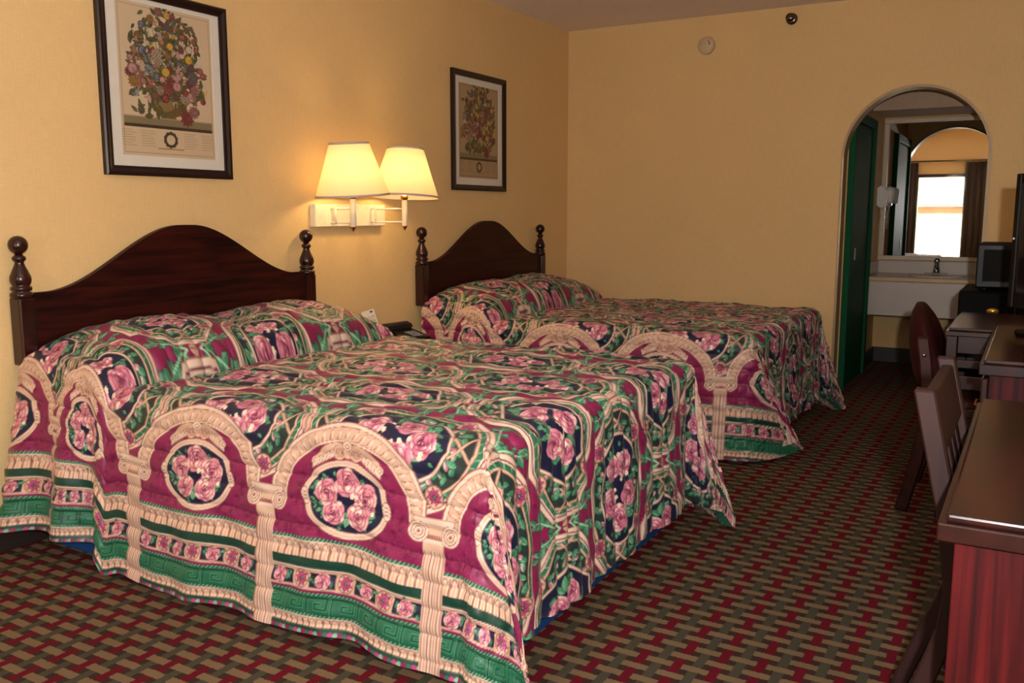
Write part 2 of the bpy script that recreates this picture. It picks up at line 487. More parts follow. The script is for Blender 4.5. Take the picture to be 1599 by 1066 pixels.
# ------------------------------------------------------------------ 2-D painter used for printed cloth and paper
class Canvas:
    def __init__(self, w, h, res, wrapu=True, wrapv=True, bg=(255, 255, 255), v0=0.0):
        self.nx, self.ny = int(round(w / res)), int(round(h / res))
        self.w, self.h, self.res, self.v0 = w, h, res, v0
        self.wu, self.wv = wrapu, wrapv
        self.a = np.empty((self.ny, self.nx, 3), np.float32)
        self.a[:] = bg
        self.alpha = np.ones((self.ny, self.nx), np.float32)
    def win(self, x0, x1, y0, y1):
        i0, i1 = int(math.floor(x0 / self.res)) - 1, int(math.ceil(x1 / self.res)) + 2
        j0, j1 = int(math.floor((y0 - self.v0) / self.res)) - 1, int(math.ceil((y1 - self.v0) / self.res)) + 2
        if not self.wu: i0, i1 = max(i0, 0), min(i1, self.nx)
        if not self.wv: j0, j1 = max(j0, 0), min(j1, self.ny)
        if self.wu and i1 - i0 > self.nx: i1 = i0 + self.nx
        if self.wv and j1 - j0 > self.ny: j1 = j0 + self.ny
        if i1 <= i0 or j1 <= j0: return None
        I, J = np.arange(i0, i1), np.arange(j0, j1)
        X, Y = np.meshgrid((I + 0.5) * self.res, (J + 0.5) * self.res + self.v0)
        return np.ix_(J % self.ny if self.wv else J, I % self.nx if self.wu else I), X, Y
    def put(self, sel, d, col, op=1.0):
        """d: signed distance in metres"""
        m = np.clip(0.5 - d / self.res, 0, 1) * op
        m = m[..., None]
        self.a[sel] = self.a[sel] * (1 - m) + np.asarray(col, np.float32) * m
        self.alpha[sel] = np.maximum(self.alpha[sel], m[..., 0])
    def ellipse(self, cx, cy, rx, ry, col, rot=0.0, op=1.0, ring=None):
        r = max(rx, ry)
        q = self.win(cx - r, cx + r, cy - r, cy + r)
        if q is None: return
        sel, X, Y = q
        c, s = math.cos(rot), math.sin(rot)
        x, y = (X - cx) * c + (Y - cy) * s, -(X - cx) * s + (Y - cy) * c
        k = np.hypot(x / rx, y / ry)
        g = np.hypot(x / rx ** 2, y / ry ** 2) + 1e-9
        d = k * (k - 1) / g
        if ring: d = np.abs(d + ring / 2) - ring / 2
        self.put(sel, d, col, op)
    def rect(self, x0, x1, y0, y1, col, op=1.0):
        q = self.win(x0, x1, y0, y1)
        if q is None: return
        sel, X, Y = q
        self.put(sel, np.maximum(np.maximum(x0 - X, X - x1), np.maximum(y0 - Y, Y - y1)), col, op)
    def line(self, pts, w, col, op=1.0, w2=None):
        pts = np.asarray(pts, float)
        mw = max(w, w2 or 0)
        q = self.win(pts[:, 0].min() - mw, pts[:, 0].max() + mw, pts[:, 1].min() - mw, pts[:, 1].max() + mw)
        if q is None: return
        sel, X, Y = q
        d = np.full(X.shape, 1e3)
        n = len(pts) - 1
        for i in range(n):
            ax, ay = pts[i]; bx, by = pts[i + 1]
            dx, dy = bx - ax, by - ay
            L = dx * dx + dy * dy + 1e-12
            t = np.clip(((X - ax) * dx + (Y - ay) * dy) / L, 0, 1)
            ww = w if w2 is None else w + (w2 - w) * (i + t) / n
            d = np.minimum(d, np.hypot(X - ax - t * dx, Y - ay - t * dy) - ww / 2)
        self.put(sel, d, col, op)
    def poly(self, pts, col, op=1.0):
        pts = np.asarray(pts, float)
        q = self.win(pts[:, 0].min(), pts[:, 0].max(), pts[:, 1].min(), pts[:, 1].max())
        if q is None: return
        sel, X, Y = q
        d = np.full(X.shape, 1e3); ins = np.zeros(X.shape, bool)
        n = len(pts)
        for i in range(n):
            ax, ay = pts[i]; bx, by = pts[(i + 1) % n]
            dx, dy = bx - ax, by - ay
            t = np.clip(((X - ax) * dx + (Y - ay) * dy) / (dx * dx + dy * dy + 1e-12), 0, 1)
            d = np.minimum(d, np.hypot(X - ax - t * dx, Y - ay - t * dy))
            cond = (ay > Y) != (by > Y)
            xin = ax + (Y - ay) * dx / (dy if abs(dy) > 1e-12 else 1e-12)
            ins ^= cond & (X < xin)
        self.put(sel, np.where(ins, -d, d), col, op)
    def leaf(self, x, y, L, wd, ang, col, dark=None, light=None):
        """pointed leaf from its base (x, y)"""
        c, s = math.cos(ang), math.sin(ang)
        q = self.win(min(x, x + L * c) - wd, max(x, x + L * c) + wd, min(y, y + L * s) - wd, max(y, y + L * s) + wd)
        if q is None: return
        sel, X, Y = q
        u, v = (X - x) * c + (Y - y) * s, -(X - x) * s + (Y - y) * c
        t = np.clip(u / L, 0, 1)
        half = wd * 0.5 * np.sin(PI * t ** 0.8)
        d = np.maximum(np.abs(v) - half, np.maximum(-u, u - L))
        cc = np.asarray(col, np.float32)
        if light is not None:
            f = np.clip(0.5 + v / (wd + 1e-9), 0, 1)[..., None]
            cc = cc * (1 - f) + np.asarray(light, np.float32) * f
        if dark is not None:
            self.put(sel, d - self.res * 1.3, dark)
        self.put(sel, d, cc)
        if dark is not None:
            self.put(sel, np.maximum(np.abs(v) - self.res * 0.5, np.maximum(-u, u - L * 0.8)), dark, 0.6)
    def sample(self, U, V):
        x = U / self.res - 0.5
        y = (V - self.v0) / self.res - 0.5
        i0, j0 = np.floor(x).astype(int), np.floor(y).astype(int)
        fx, fy = (x - i0)[..., None].astype(np.float32), (y - j0)[..., None].astype(np.float32)
        def ix(i): return i % self.nx if self.wu else np.clip(i, 0, self.nx - 1)
        def jy(j): return j % self.ny if self.wv else np.clip(j, 0, self.ny - 1)
        src = np.concatenate([self.a, self.alpha[..., None]], 2)
        return ((src[jy(j0), ix(i0)] * (1 - fx) + src[jy(j0), ix(i0 + 1)] * fx) * (1 - fy)
                + (src[jy(j0 + 1), ix(i0)] * (1 - fx) + src[jy(j0 + 1), ix(i0 + 1)] * fx) * fy)

def lin(a):
    a = np.clip(a / 255.0, 0, 1)
    return np.where(a <= 0.04045, a / 12.92, ((a + 0.055) / 1.055) ** 2.4)

# palette of the bedspread
TAN, TAN_L, TAN_D = (200, 164, 142), (214, 188, 170), (134, 82, 70)
BUR, BUR_D, BUR_L = (126, 26, 72), (94, 16, 54), (168, 62, 112)
GRN, GRN_D, GRN_L, GRN_DD = (40, 102, 74), (14, 56, 44), (114, 168, 134), (12, 44, 36)
NAVY = (22, 25, 54)
PK, PK_L, PK_D, PK_DD = (190, 102, 128), (240, 208, 200), (134, 42, 84), (84, 16, 48)

def bez(p, n=14):
    p = [np.array(q, float) for q in p]
    out = []
    for i in range(n + 1):
        t = i / n
        q = p
        while len(q) > 1:
            q = [q[k] * (1 - t) + q[k + 1] * t for k in range(len(q) - 1)]
        out.append(q[0])
    return np.array(out)

def rose(c, x, y, Rr, rot=0.0, warm=0.0):
    light = np.array(PK_L) + np.array((0, 6, -18)) * warm
    mid = np.array(PK) * (1 - 0.25 * warm) + np.array((222, 170, 140)) * 0.25 * warm
    dark, dd = np.array(PK_D), np.array(PK_DD)
    for k, ring in enumerate(((6, 0.56, 0.50), (5, 0.36, 0.40), (4, 0.18, 0.30))):
        n, off, rad = ring
        for i in range(n):
            a = rot + 2 * PI * i / n + 0.5 * k + rng.uniform(-0.15, 0.15)
            px, py = x + math.cos(a) * off * Rr, y + math.sin(a) * off * Rr
            rx, ry = rad * Rr * 0.92, rad * Rr * rng.uniform(1.0, 1.22)
            r = max(rx, ry)
            q = c.win(px - r, px + r, py - r, py + r)
            if q is None: continue
            sel, X, Y = q
            ca, sa = math.cos(a), math.sin(a)
            u, v = (X - px) * ca + (Y - py) * sa, -(X - px) * sa + (Y - py) * ca
            kk = np.hypot(u / rx, v / ry)
            d = (kk - 1) * min(rx, ry)
            f = np.clip(0.36 + 0.66 * u / rx + 0.10 * np.sin(v / ry * 5 + i), 0, 1)[..., None]
            tone = (light if (i + k) % 2 else (light * 0.4 + mid * 0.6))
            cc = np.where(f < 0.5, dark + (mid - dark) * (f * 2), mid + (tone - mid) * (f * 2 - 1))
            c.put(sel, d - c.res * 0.9, dd if k else dark, 0.75)
            c.put(sel, d, cc)
    c.ellipse(x, y, 0.20 * Rr, 0.17 * Rr, dd, rot)
    c.line(bez([(x - .15 * Rr, y), (x, y - .2 * Rr), (x + .16 * Rr, y)], 6), .05 * Rr, light)
    c.line(bez([(x - .08 * Rr, y + .08 * Rr), (x + .05 * Rr, y - .02 * Rr), (x + .1 * Rr, y + .1 * Rr)], 6), .045 * Rr, mid)

def blossom(c, x, y, r):
    for i in range(5):
        a = 2 * PI * i / 5 + x * 50
        c.ellipse(x + math.cos(a) * r * .55, y + math.sin(a) * r * .55, r * .5, r * .42, (244, 226, 200), a)
    c.ellipse(x, y, r * .25, r * .25, (196, 150, 80))

def rosette(c, x, y, r):
    c.ellipse(x, y, r * 1.12, r * 1.12, TAN_D)
    c.ellipse(x, y, r, r, TAN)
    for i in range(8):
        a = 2 * PI * i / 8 + 0.2
        c.leaf(x + math.cos(a) * r * .12, y + math.sin(a) * r * .12, r * .74, r * .42, a, BUR_L, BUR_D, PK)
    c.ellipse(x, y, r * .2, r * .2, GRN_D)
    c.ellipse(x, y, r * .1, r * .1, GRN_L)

def bouquet(c, x, y, rx, ry, n, Rr, rot=0.0, warm=0.0):
    for i in range(int(n * 15)):
        a = rng.uniform(0, 2 * PI); k = rng.uniform(0.40, 0.95)
        px, py = x + math.cos(a) * rx * k, y + math.sin(a) * ry * k
        g = ((62, 134, 94), (42, 114, 78), (104, 168, 126))[i % 3]
        la = a + rng.uniform(-.8, .8)
        L = Rr * rng.uniform(.75, 1.1)
        room = 1.0 - math.hypot((px + math.cos(la) * L - x) / rx, (py + math.sin(la) * L - y) / ry)
        if room < -0.02: L *= 0.5
        c.leaf(px, py, L, L * .55, la, g, GRN_DD, GRN_L)
    for i in range(n):
        a = rot + 2 * PI * i / n
        k = 0.60
        rose(c, x + math.cos(a) * rx * k, y + math.sin(a) * ry * k, Rr * rng.uniform(.88, 1.08), rng.uniform(0, 6), warm)
    for i in range(9):
        a = rng.uniform(0, 2 * PI); k = rng.uniform(.0, .85)
        blossom(c, x + math.cos(a) * rx * k, y + math.sin(a) * ry * k, Rr * .17)

def acanthus(c, ctrl, size, n=9, flip=1):
    p = bez(ctrl, n * 2)
    for i in range(len(p) - 2, 0, -2):
        t = i / (len(p) - 1)
        tx, ty = p[min(i + 1, len(p) - 1)] - p[i - 1]
        ang = math.atan2(ty, tx)
        L = size * (0.5 + 0.75 * math.sin(PI * min(1, t * 1.05 + .08)))
        for sgn in (1, -1):
            k = 1.0 if sgn == flip else 0.7
            c.leaf(p[i][0], p[i][1], L * k, L * .46, ang + sgn * (0.95 - .35 * t), (GRN if i % 4 else (70, 150, 106)), GRN_DD, GRN_L)
    c.leaf(p[-2][0], p[-2][1], size * .8, size * .45, math.atan2(*(p[-1] - p[-3])[::-1]), GRN, GRN_DD, GRN_L)
    c.line(p, size * .14, (150, 204, 164), w2=size * .05)

def damask(c, u0, u1, v0, v1, n, keep=None):
    """tone-on-tone leaves woven into the burgundy ground"""
    for i in range(n):
        x, y = rng.uniform(u0, u1), rng.uniform(v0, v1)
        if keep and not keep(x, y): continue
        a = rng.uniform(0, 6.28)
        for k in range(4):
            c.leaf(x, y, .024, .012, a + k * .55 - .8, (104, 18, 58), None, (150, 42, 94))
        c.ellipse(x, y, .006, .006, (100, 15, 55))

# ---- centre field: two medallions per tile
PS, PT = 0.572, 0.73
FC = Canvas(PS, PT, 0.00125, True, True, BUR)
damask(FC, 0, PS, 0, PT, 160)
def medallion(cx, cy, a, b, octo):
    def shape(k, off=0.0, n=64):
        out = []
        for i in range(n):
            th = 2 * PI * i / n
            ct, st = math.cos(th), math.sin(th)
            if octo:
                e = 1.0 / max(abs(ct), abs(st), (abs(ct) + abs(st)) / 1.42)
                e = 0.75 * e + 0.25
                e *= 0.94
            else:
                e = 1.0
            out.append((cx + (a * k + off) * ct * e, cy + (b * k + off) * st * e))
        return out
    FC.poly(shape(1, .007), TAN_D); FC.poly(shape(1, .005), TAN_L)
    FC.poly(shape(1, -.007), BUR_D); FC.poly(shape(1, -.010), TAN_L)
    FC.poly(shape(1, -.0155), GRN_D); FC.poly(shape(1, -.017), GRN)
    # rope twist
    sh = shape(1, -.0225, 96)
    for i in range(0, 96, 2):
        (x0, y0), (x1, y1) = sh[i], sh[(i + 1) % 96]
        tx, ty = x1 - x0, y1 - y0
        l = math.hypot(tx, ty); tx, ty = tx / l, ty / l
        FC.line([(x0 - ty * .006 - tx * .004, y0 + tx * .006 - ty * .004), (x0 + ty * .006 + tx * .004, y0 - tx * .006 + ty * .004)], .0028, GRN_L)
    FC.poly(shape(1, -.028), TAN_D); FC.poly(shape(1, -.029), TAN)
    FC.poly(shape(1, -.035), TAN_D); FC.poly(shape(1, -.0365), (34, 48, 46))
    # leaf wreath between the two frames
    for i in range(96):
        th = 2 * PI * i / 96
        k = (.66, .78, .72)[i % 3]
        FC.leaf(cx + a * k * math.cos(th), cy + b * k * math.sin(th), .034, .016, th + 1.7 + (i % 4) * .45,
                (GRN, (58, 132, 92), (160, 72, 104))[i % 3 if i % 2 else 0], GRN_DD, (GRN_L if i % 3 != 2 else PK_L))
    # tied ribbons at both ends
    for sg in (-1, 1):
        for dy in (-1, 1):
            FC.line(bez([(cx + sg * a * .86, cy + dy * .034), (cx + sg * a * .74, cy - dy * .004), (cx + sg * a * .64, cy - dy * .026)], 8), .009, TAN_D)
            FC.line(bez([(cx + sg * a * .86, cy + dy * .034), (cx + sg * a * .74, cy - dy * .004), (cx + sg * a * .64, cy - dy * .026)], 8), .0065, TAN)
    # inner panel
    ia, ib = a * .60, b * .585
    if octo:
        def inner(o):
            return [(cx - ia - o * 1.3, cy), (cx - ia * .62 - o * .4, cy - ib - o), (cx + ia * .62 + o * .4, cy - ib - o),
                    (cx + ia + o * 1.3, cy), (cx + ia * .62 + o * .4, cy + ib + o), (cx - ia * .62 - o * .4, cy + ib + o)]
    else:
        def inner(o):
            return [(cx + (ia + o) * math.cos(2 * PI * i / 40), cy + (ib + o) * math.sin(2 * PI * i / 40)) for i in range(40)]
    FC.poly(inner(.011), TAN_D); FC.poly(inner(.0095), TAN_L); FC.poly(inner(.002), TAN_D); FC.poly(inner(0), NAVY)
    bouquet(FC, cx, cy, ia * .90, ib * .88, 5, .044, 0.3 if octo else 0.0)
    for sx in (-1, 1):
        for sy in (-1, 1):
            rosette(FC, cx + sx * a * .52, cy + sy * b * .68, .0265)
for (gx, gy) in ((PS / 2, 0), (0, PT / 2)):
    for sy in (-1, 1):
        for sx in (-1, 1):
            acanthus(FC, [(gx, gy + sy * .03), (gx + sx * .03, gy + sy * .08), (gx + sx * .10, gy + sy * .10), (gx + sx * .15, gy + sy * .155)], .042, 6, sx * sy)
            acanthus(FC, [(gx + sx * .005, gy + sy * .05), (gx + sx * .03, gy + sy * .12), (gx + sx * .07, gy + sy * .15), (gx + sx * .02, gy + sy * .185)], .034, 5, -sx * sy)
medallion(0.0, 0.0, .281, .186, False)
medallion(PS / 2, PT / 2, .281, .186, True)
# clasps where frames of one row meet
for (gx, gy) in ((PS / 2, 0), (0, PT / 2)):
    FC.ellipse(gx, gy, .017, .022, TAN_D); FC.ellipse(gx, gy, .0155, .0205, TAN)
    FC.line([(gx, gy - .02), (gx, gy + .02)], .003, BUR_D)

# ---- side border: arcade of columns
PB = 0.562
HB = 0.605
BC = Canvas(PB, HB + 0.045, 0.00125, True, False, BUR, v0=-0.04)
BC.alpha[:] = 0
cu = PB / 2                     # arch centre; columns at u = 0
def arch_pts(rx, ry, base, n=50):
    return [(cu + rx * math.cos(PI + PI * i / n), base + ry * math.sin(PI + PI * i / n)) for i in range(n + 1)]
SPR = .215
outer = arch_pts(.258, .215, SPR) + [(cu + .258, SPR + .03), (cu - .258, SPR + .03)]
BC.poly([(x, y) for x, y in arch_pts(.262, .219, SPR)] + [(cu + .262, SPR + .04), (cu - .262, SPR + .04)], TAN_D)
BC.poly(outer, TAN_L)
BC.poly(arch_pts(.2485, .205, SPR) + [(cu + .2485, SPR + .03), (cu - .2485, SPR + .03)], TAN_D)
BC.poly(arch_pts(.247, .2035, SPR) + [(cu + .247, SPR + .03), (cu - .247, SPR + .03)], TAN)
for i in range(27):             # tongue ornament around the arch
    th = PI + PI * (i + .5) / 27
    x, y = cu + .214 * math.cos(th), SPR + .172 * math.sin(th)
    nx, ny = math.cos(th), math.sin(th) * .9
    tx, ty = -ny, nx
    BC.line(bez([(x - tx * .010, y - ty * .010), (x + nx * .030, y + ny * .030), (x + nx * .031, y + ny * .031)], 5), .0025, TAN_D)
    BC.line(bez([(x + tx * .010, y + ty * .010), (x + nx * .020, y + ny * .020), (x + nx * .031, y + ny * .031)], 5), .0022, (190, 138, 110))
    BC.ellipse(x + nx * .016, y + ny * .016, .009, .0045, TAN_L, math.atan2(ny, nx))
BC.poly(arch_pts(.2135, .170, SPR) + [(cu + .2135, SPR + .12), (cu - .2135, SPR + .12)], TAN_D)
BC.poly(arch_pts(.212, .1685, SPR) + [(cu + .212, SPR + .12), (cu - .212, SPR + .12)], TAN_L)
BC.poly(arch_pts(.206, .1625, SPR) + [(cu + .206, SPR + .12), (cu - .206, SPR + .12)], TAN_D)
BC.poly(arch_pts(.2045, .161, SPR) + [(cu + .2045, SPR + .12), (cu - .2045, SPR + .12)], BUR)
BC.rect(0, PB, SPR + .03, .335, BUR)
damask(BC, cu - .19, cu + .19, .06, .32, 190, lambda x, y: y > SPR or math.hypot((x - cu) / .178, (y - SPR) / .135) < 1)
damask(BC, 0, PB, SPR + .07, .31, 90)
# crest of scrolls over the medallion
for sx in (-1, 1):
    BC.line(bez([(cu, .082), (cu + sx * .05, .050), (cu + sx * .085, .088), (cu + sx * .112, .112)], 12), .036, TAN_D, w2=.014)
    BC.line(bez([(cu, .082), (cu + sx * .05, .050), (cu + sx * .085, .088), (cu + sx * .112, .112)], 12), .032, TAN, w2=.010)
    for k in range(6):
        BC.leaf(cu + sx * (.035 + .012 * k), .072 + .006 * k, .034, .016, R(60) if sx > 0 else R(120), TAN_L, TAN_D)
    BC.ellipse(cu + sx * .026, .083, .021, .021, TAN_D); BC.ellipse(cu + sx * .026, .083, .0195, .0195, TAN)
    for rr in (.0135, .0075):
        BC.ellipse(cu + sx * .026, .083, rr, rr, TAN_D, ring=.0022)
    BC.ellipse(cu + sx * .108, .110, .010, .010, TAN_L); BC.ellipse(cu + sx * .108, .110, .006, .006, TAN_D, ring=.002)
BC.ellipse(cu, .062, .018, .014, TAN_D); BC.ellipse(cu, .062, .0165, .0125, TAN_L); BC.ellipse(cu, .064, .009, .006, TAN_D, ring=.002)
# medallion
MX, MY, MA, MB = cu, .212, .142, .108
BC.ellipse(MX, MY, MA + .002, MB + .002, TAN_D); BC.ellipse(MX, MY, MA, MB, TAN_L)
BC.ellipse(MX, MY, MA - .004, MB - .004, TAN, ring=.006)
for sx in (-1, 1):
    BC.ellipse(MX + sx * (MA - .006), MY, .014, .026, TAN_D); BC.ellipse(MX + sx * (MA - .006), MY, .0125, .0245, TAN_L)
    for k in (-1, 0, 1):
        BC.line([(MX + sx * (MA - .006) - .011, MY + k * .011 - .003), (MX + sx * (MA - .006) + .011, MY + k * .011 + .003)], .002, TAN_D)
BC.ellipse(MX, MY, MA - .0165, MB - .0155, TAN_D); BC.ellipse(MX, MY, MA - .018, MB - .017, NAVY)
bouquet(BC, MX, MY, (MA - .018) * .92, (MB - .017) * .9, 5, .0385, -PI / 2, 0.5)
# horizontal bands
def band(v0, v1, col): BC.rect(-.01, PB + .01, v0, v1, col)
def rope(v0, v1):
    band(v0, v1, GRN)
    n = 44
    for i in range(n):
        u = PB * i / n
        BC.line([(u, v1 - .0005), (u + .008, v0 + .0005)], .0032, GRN_L)
        BC.line([(u + .005, v1 - .0005), (u + .013, v0 + .0005)], .0018, GRN_D)
def eggs(v0, v1, n=22):
    band(v0, v1, TAN)
    h = v1 - v0
    for i in range(n):
        u = PB * (i + .5) / n
        wd = PB / n
        BC.ellipse(u, v0 + h * .92, wd * .44, h * .86, TAN_D); BC.ellipse(u, v0 + h * .94, wd * .37, h * .80, TAN_L)
        BC.ellipse(u, v0 + h * 1.0, wd * .18, h * .62, (206, 160, 128))
        BC.line([(u + wd * .5, v0 + h * .15), (u + wd * .5, v1)], .0022, TAN_D)
    band(v0, v0 + .003, TAN_L)
rope(.330, .340); eggs(.340, .388); band(.388, .416, GRN_D); band(.416, .421, TAN_L); band(.421, .4225, TAN_D)
band(.4225, .474, TAN)
for i in range(4):
    u = PB * (i + .5) / 4
    x0, x1 = u - .038, u + .038
    BC.rect(x0 - .002, x1 + .002, .428, .470, TAN_D); BC.rect(x0, x1, .430, .468, NAVY)
    for k in range(12):
        BC.leaf(u + rng.uniform(-.03, .03), .449 + rng.uniform(-.012, .012), .018, .010, rng.uniform(0, 6.28), GRN, GRN_DD, GRN_L)
    rose(BC, u + rng.uniform(-.010, .010), .449, .022, rng.uniform(0, 6), .6)
    ur = PB * i / 4
    rosette(BC, ur, .449, .0235)
band(.474, .477, TAN_L); band(.477, .486, BUR); rope(.486, .493); band(.493, .549, (30, 92, 66))
# meander (key) band
n = 7
for i in range(n):
    u = PB * i / n
    wd = PB / n
    P = lambda a, b: (u + wd * a, .4985 + .045 * b)
    key = [P(0, .98), P(0, .02), P(.80, .02), P(.80, .70), P(.36, .70), P(.36, .38), P(.56, .38)]
    BC.line([P(0, .98), P(0, .02)], .0040, GRN_DD)
    BC.line(key, .0105, (48, 120, 84)); BC.line(key, .0042, (10, 46, 40))
    BC.line([P(0, .98), P(1, .98)], .0030, (10, 46, 40))
rope(.546, .554); eggs(.554, .583, 26); band(.583, .592, GRN_D); band(.592, .612, BUR_D)
for i in range(40):
    u = PB * i / 40
    BC.ellipse(u, .599, .008, .006, (GRN, BUR_L, GRN_L, BUR)[i % 4])
# columns
for u0 in (0.0,):
    BC.rect(u0 - .0325, u0 + .0325, .255, .612, TAN_D); BC.rect(u0 - .031, u0 + .031, .255, .612, TAN)
    for k in range(7):
        x = u0 - .027 + .009 * k
        BC.line([(x, .285), (x, .612)], .0022, TAN_D)
        BC.line([(x + .0035, .285), (x + .0035, .612)], .0028, TAN_L)
    # capital with two volutes
    BC.rect(u0 - .060, u0 + .060, .196, .214, TAN_D); BC.rect(u0 - .0585, u0 + .0585, .1975, .2125, TAN_L)
    BC.rect(u0 - .048, u0 + .048, .2125, .252, TAN_D); BC.rect(u0 - .047, u0 + .047, .2125, .2505, TAN)
    for k in range(9):
        BC.ellipse(u0 - .028 + .007 * k, .246, .0028, .005, TAN_D)
    BC.rect(u0 - .036, u0 + .036, .2525, .262, TAN_L)
    for sx in (-1, 1):
        BC.ellipse(u0 + sx * .048, .238, .0285, .0285, TAN_D); BC.ellipse(u0 + sx * .048, .238, .027, .027, TAN_L)
        for rr in (.021, .013):
            BC.ellipse(u0 + sx * .048, .238, rr, rr, TAN_D, ring=.0026)
        BC.ellipse(u0 + sx * .048, .238, .005, .005, TAN_D)

# ------------------------------------------------------------------ bedspread geometry
M_quilt = paint_mat('printed_quilted_cotton', 0.46, 0.35, 0.05, 0.12)

def grid_mesh(name, P, colr):
    ny, nx = P.shape[:2]
    me = bpy.data.meshes.new(name)
    me.vertices.add(ny * nx)
    me.vertices.foreach_set('co', P.reshape(-1).astype(np.float32))
    idx = np.arange(ny * nx).reshape(ny, nx)
    q = np.stack([idx[:-1, :-1], idx[:-1, 1:], idx[1:, 1:], idx[1:, :-1]], -1).reshape(-1, 4)
    me.loops.add(q.size)
    me.loops.foreach_set('vertex_index', q.reshape(-1).astype(np.int32))
    me.polygons.add(len(q))
    me.polygons.foreach_set('loop_start', np.arange(0, q.size, 4, dtype=np.int32))
    me.polygons.foreach_set('use_smooth', np.ones(len(q), dtype=bool))
    me.update(calc_edges=True)
    at = me.color_attributes.new('print', 'FLOAT_COLOR', 'POINT')
    rg = np.ones((ny * nx, 4), np.float32)
    rg[:, :3] = lin(colr.reshape(-1, 3))
    at.data.foreach_set('color', rg.reshape(-1))
    return me

def axis_samples(segs):
    out = [segs[0][0]]
    for a, b, d in segs:
        n = max(1, int(round((b - a) / d)))
        out += list(a + (b - a) * np.arange(1, n + 1) / n)
    return np.array(out)

def sstep(x, a, b):
    t = np.clip((x - a) / (b - a), 0, 1)
    return t * t * (3 - 2 * t)

def bedspread(label, y_edge, W, L, top, step, near_tip, far_tip, fold_head, ph):
    Rr = .055
    BB = .612
    FB = .565
    S = axis_samples([(.075, 2.0, step), (2.0, L - Rr + FB, step)])
    T = axis_samples([(Rr - BB, W * .55, step), (W * .55, W - Rr, step * 1.35), (W - Rr, W - Rr + BB, step * 2.4)])
    s, t = np.meshgrid(S, T)
    b = np.maximum(np.maximum(Rr - t, t - (W - Rr)), 0)
    far = t > W / 2
    a = np.maximum(s - (L - Rr), 0)
    sc, tc = np.minimum(s, L - Rr), np.clip(t, Rr, W - Rr)
    # square overhang -> rounded corner (the spread's foot corners are cut round)
    corner = (a > 0) & (b > 0)
    r = np.maximum(a, b)
    th = np.where(a >= b, PI / 2 - PI / 4 * b / np.maximum(a, 1e-9), PI / 4 * a / np.maximum(b, 1e-9))
    th = np.where(r > 0, th, 0)
    ca = np.where(corner, r * np.sin(th), a)
    cb = np.where(corner, r * np.cos(th), b)
    def hang(q, flare):
        ang = np.minimum(q / Rr, PI / 2)
        o, d = Rr * np.sin(ang), Rr * (1 - np.cos(ang))
        e = np.maximum(q - Rr * PI / 2, 0)
        return o + e * np.sin(flare), d + e * np.cos(flare), e
    o, d, e = hang(r, np.where(corner, R(5), np.where(a > 0, R(2.5), R(5))))
    # pillow roll at the head
    ps = np.clip(1 - np.abs(np.clip((sc - .25) / .275, -1, 1)) ** 2.5, 0, 1) ** .62
    pw = 1 - np.abs((tc - W / 2) / (W / 2 + .035)) ** 5
    lump = 1 - .10 * np.exp(-((tc - W / 2) / .10) ** 2) + .05 * np.sin(tc * 7 + ph) * 1.0
    z_top = top + .165 * ps * pw * lump - .030 * np.exp(-((sc - .535) / .030) ** 2) * pw
    z_top += .006 * np.sin(sc * 5.1 + ph) * np.sin(tc * 4.3 + 1) + .004 * np.sin(sc * 13 + tc * 9 + ph)
    # slack folds of the drops
    k = np.clip(e / .5, 0, 1)
    wav = .010 * np.sin(sc * 2 * PI / .41 + ph) + .007 * np.sin(sc * 2 * PI / .23 + 2 * ph)
    if fold_head:
        wav = wav + .060 * np.exp(-((sc - .335) / .050) ** 2) - .045 * np.exp(-((sc - .44) / .04) ** 2) + .085 * np.exp(-((sc - .12) / .07) ** 2)
    else:
        wav = wav + .03 * np.exp(-((sc - .40) / .05) ** 2)
    wavf = .012 * np.sin(tc * 2 * PI / .37 + ph) + .006 * np.sin(tc * 2 * PI / .155 + ph)
    so = o + np.where(corner, 0, k * np.where(a > 0, wavf, wav))
    x = sc + np.where((a > 0) & ~corner, so, 0)
    y = tc + np.where((b > 0) & ~corner, np.where(far, so, -so), 0)
    z = z_top - d
    # corner flap: side face runs on to a fold, then doubles back to the foot face
    for is_far, tip in ((False, near_tip), (True, far_tip)):
        mk = corner & (far == is_far)
        sg = 1.0 if is_far else -1.0
        kk = e[mk] / .5
        ow = o[mk]
        wside = k[mk] * (.010 * math.sin((L - Rr) * 2 * PI / .41 + ph) + .007 * math.sin((L - Rr) * 2 * PI / .23 + 2 * ph))
        tcn = W - Rr if is_far else Rr
        wfoot = k[mk] * (.012 * math.sin(tcn * 2 * PI / .37 + ph) + .006 * math.sin(tcn * 2 * PI / .155 + ph))
        p0 = np.stack([0 * ow, sg * (ow + wside)], -1)
        p1 = np.stack([ow + wfoot, 0 * ow], -1)
        tipv = np.stack([ow * .9 + tip[0] * kk, sg * ow * .9 + tip[1] * kk], -1)
        f = th[mk] / (PI / 2)
        u = np.where(f < .5, f * 2, (1 - f) * 2)
        u = np.sin(u * PI / 2) ** 1.0
        basep = np.where((f < .5)[:, None], p0, p1)
        q = basep * (1 - u)[:, None] + tipv * u[:, None]
        q[:, 1] += sg * .030 * kk * np.sin(f * PI * 4) * (f < .5)
        x[mk] = (L - Rr) + q[:, 0]
        y[mk] = tcn + q[:, 1]
        ext = np.hypot(q[:, 0], q[:, 1]) - ow
        dd = np.sqrt(np.maximum(d[mk] ** 2 - np.maximum(ext, 0) ** 2 * .8, 0))
        z[mk] = z_top[mk] - dd
    P = np.stack([x, y + y_edge, z], -1)
    # quilted channels run along the bed
    cloth_t = np.where(b > 0, np.where(far, W - Rr + cb, Rr - cb), t)
    dS, dT = np.gradient(P, axis=1), np.gradient(P, axis=0)
    n = np.cross(dS, dT)
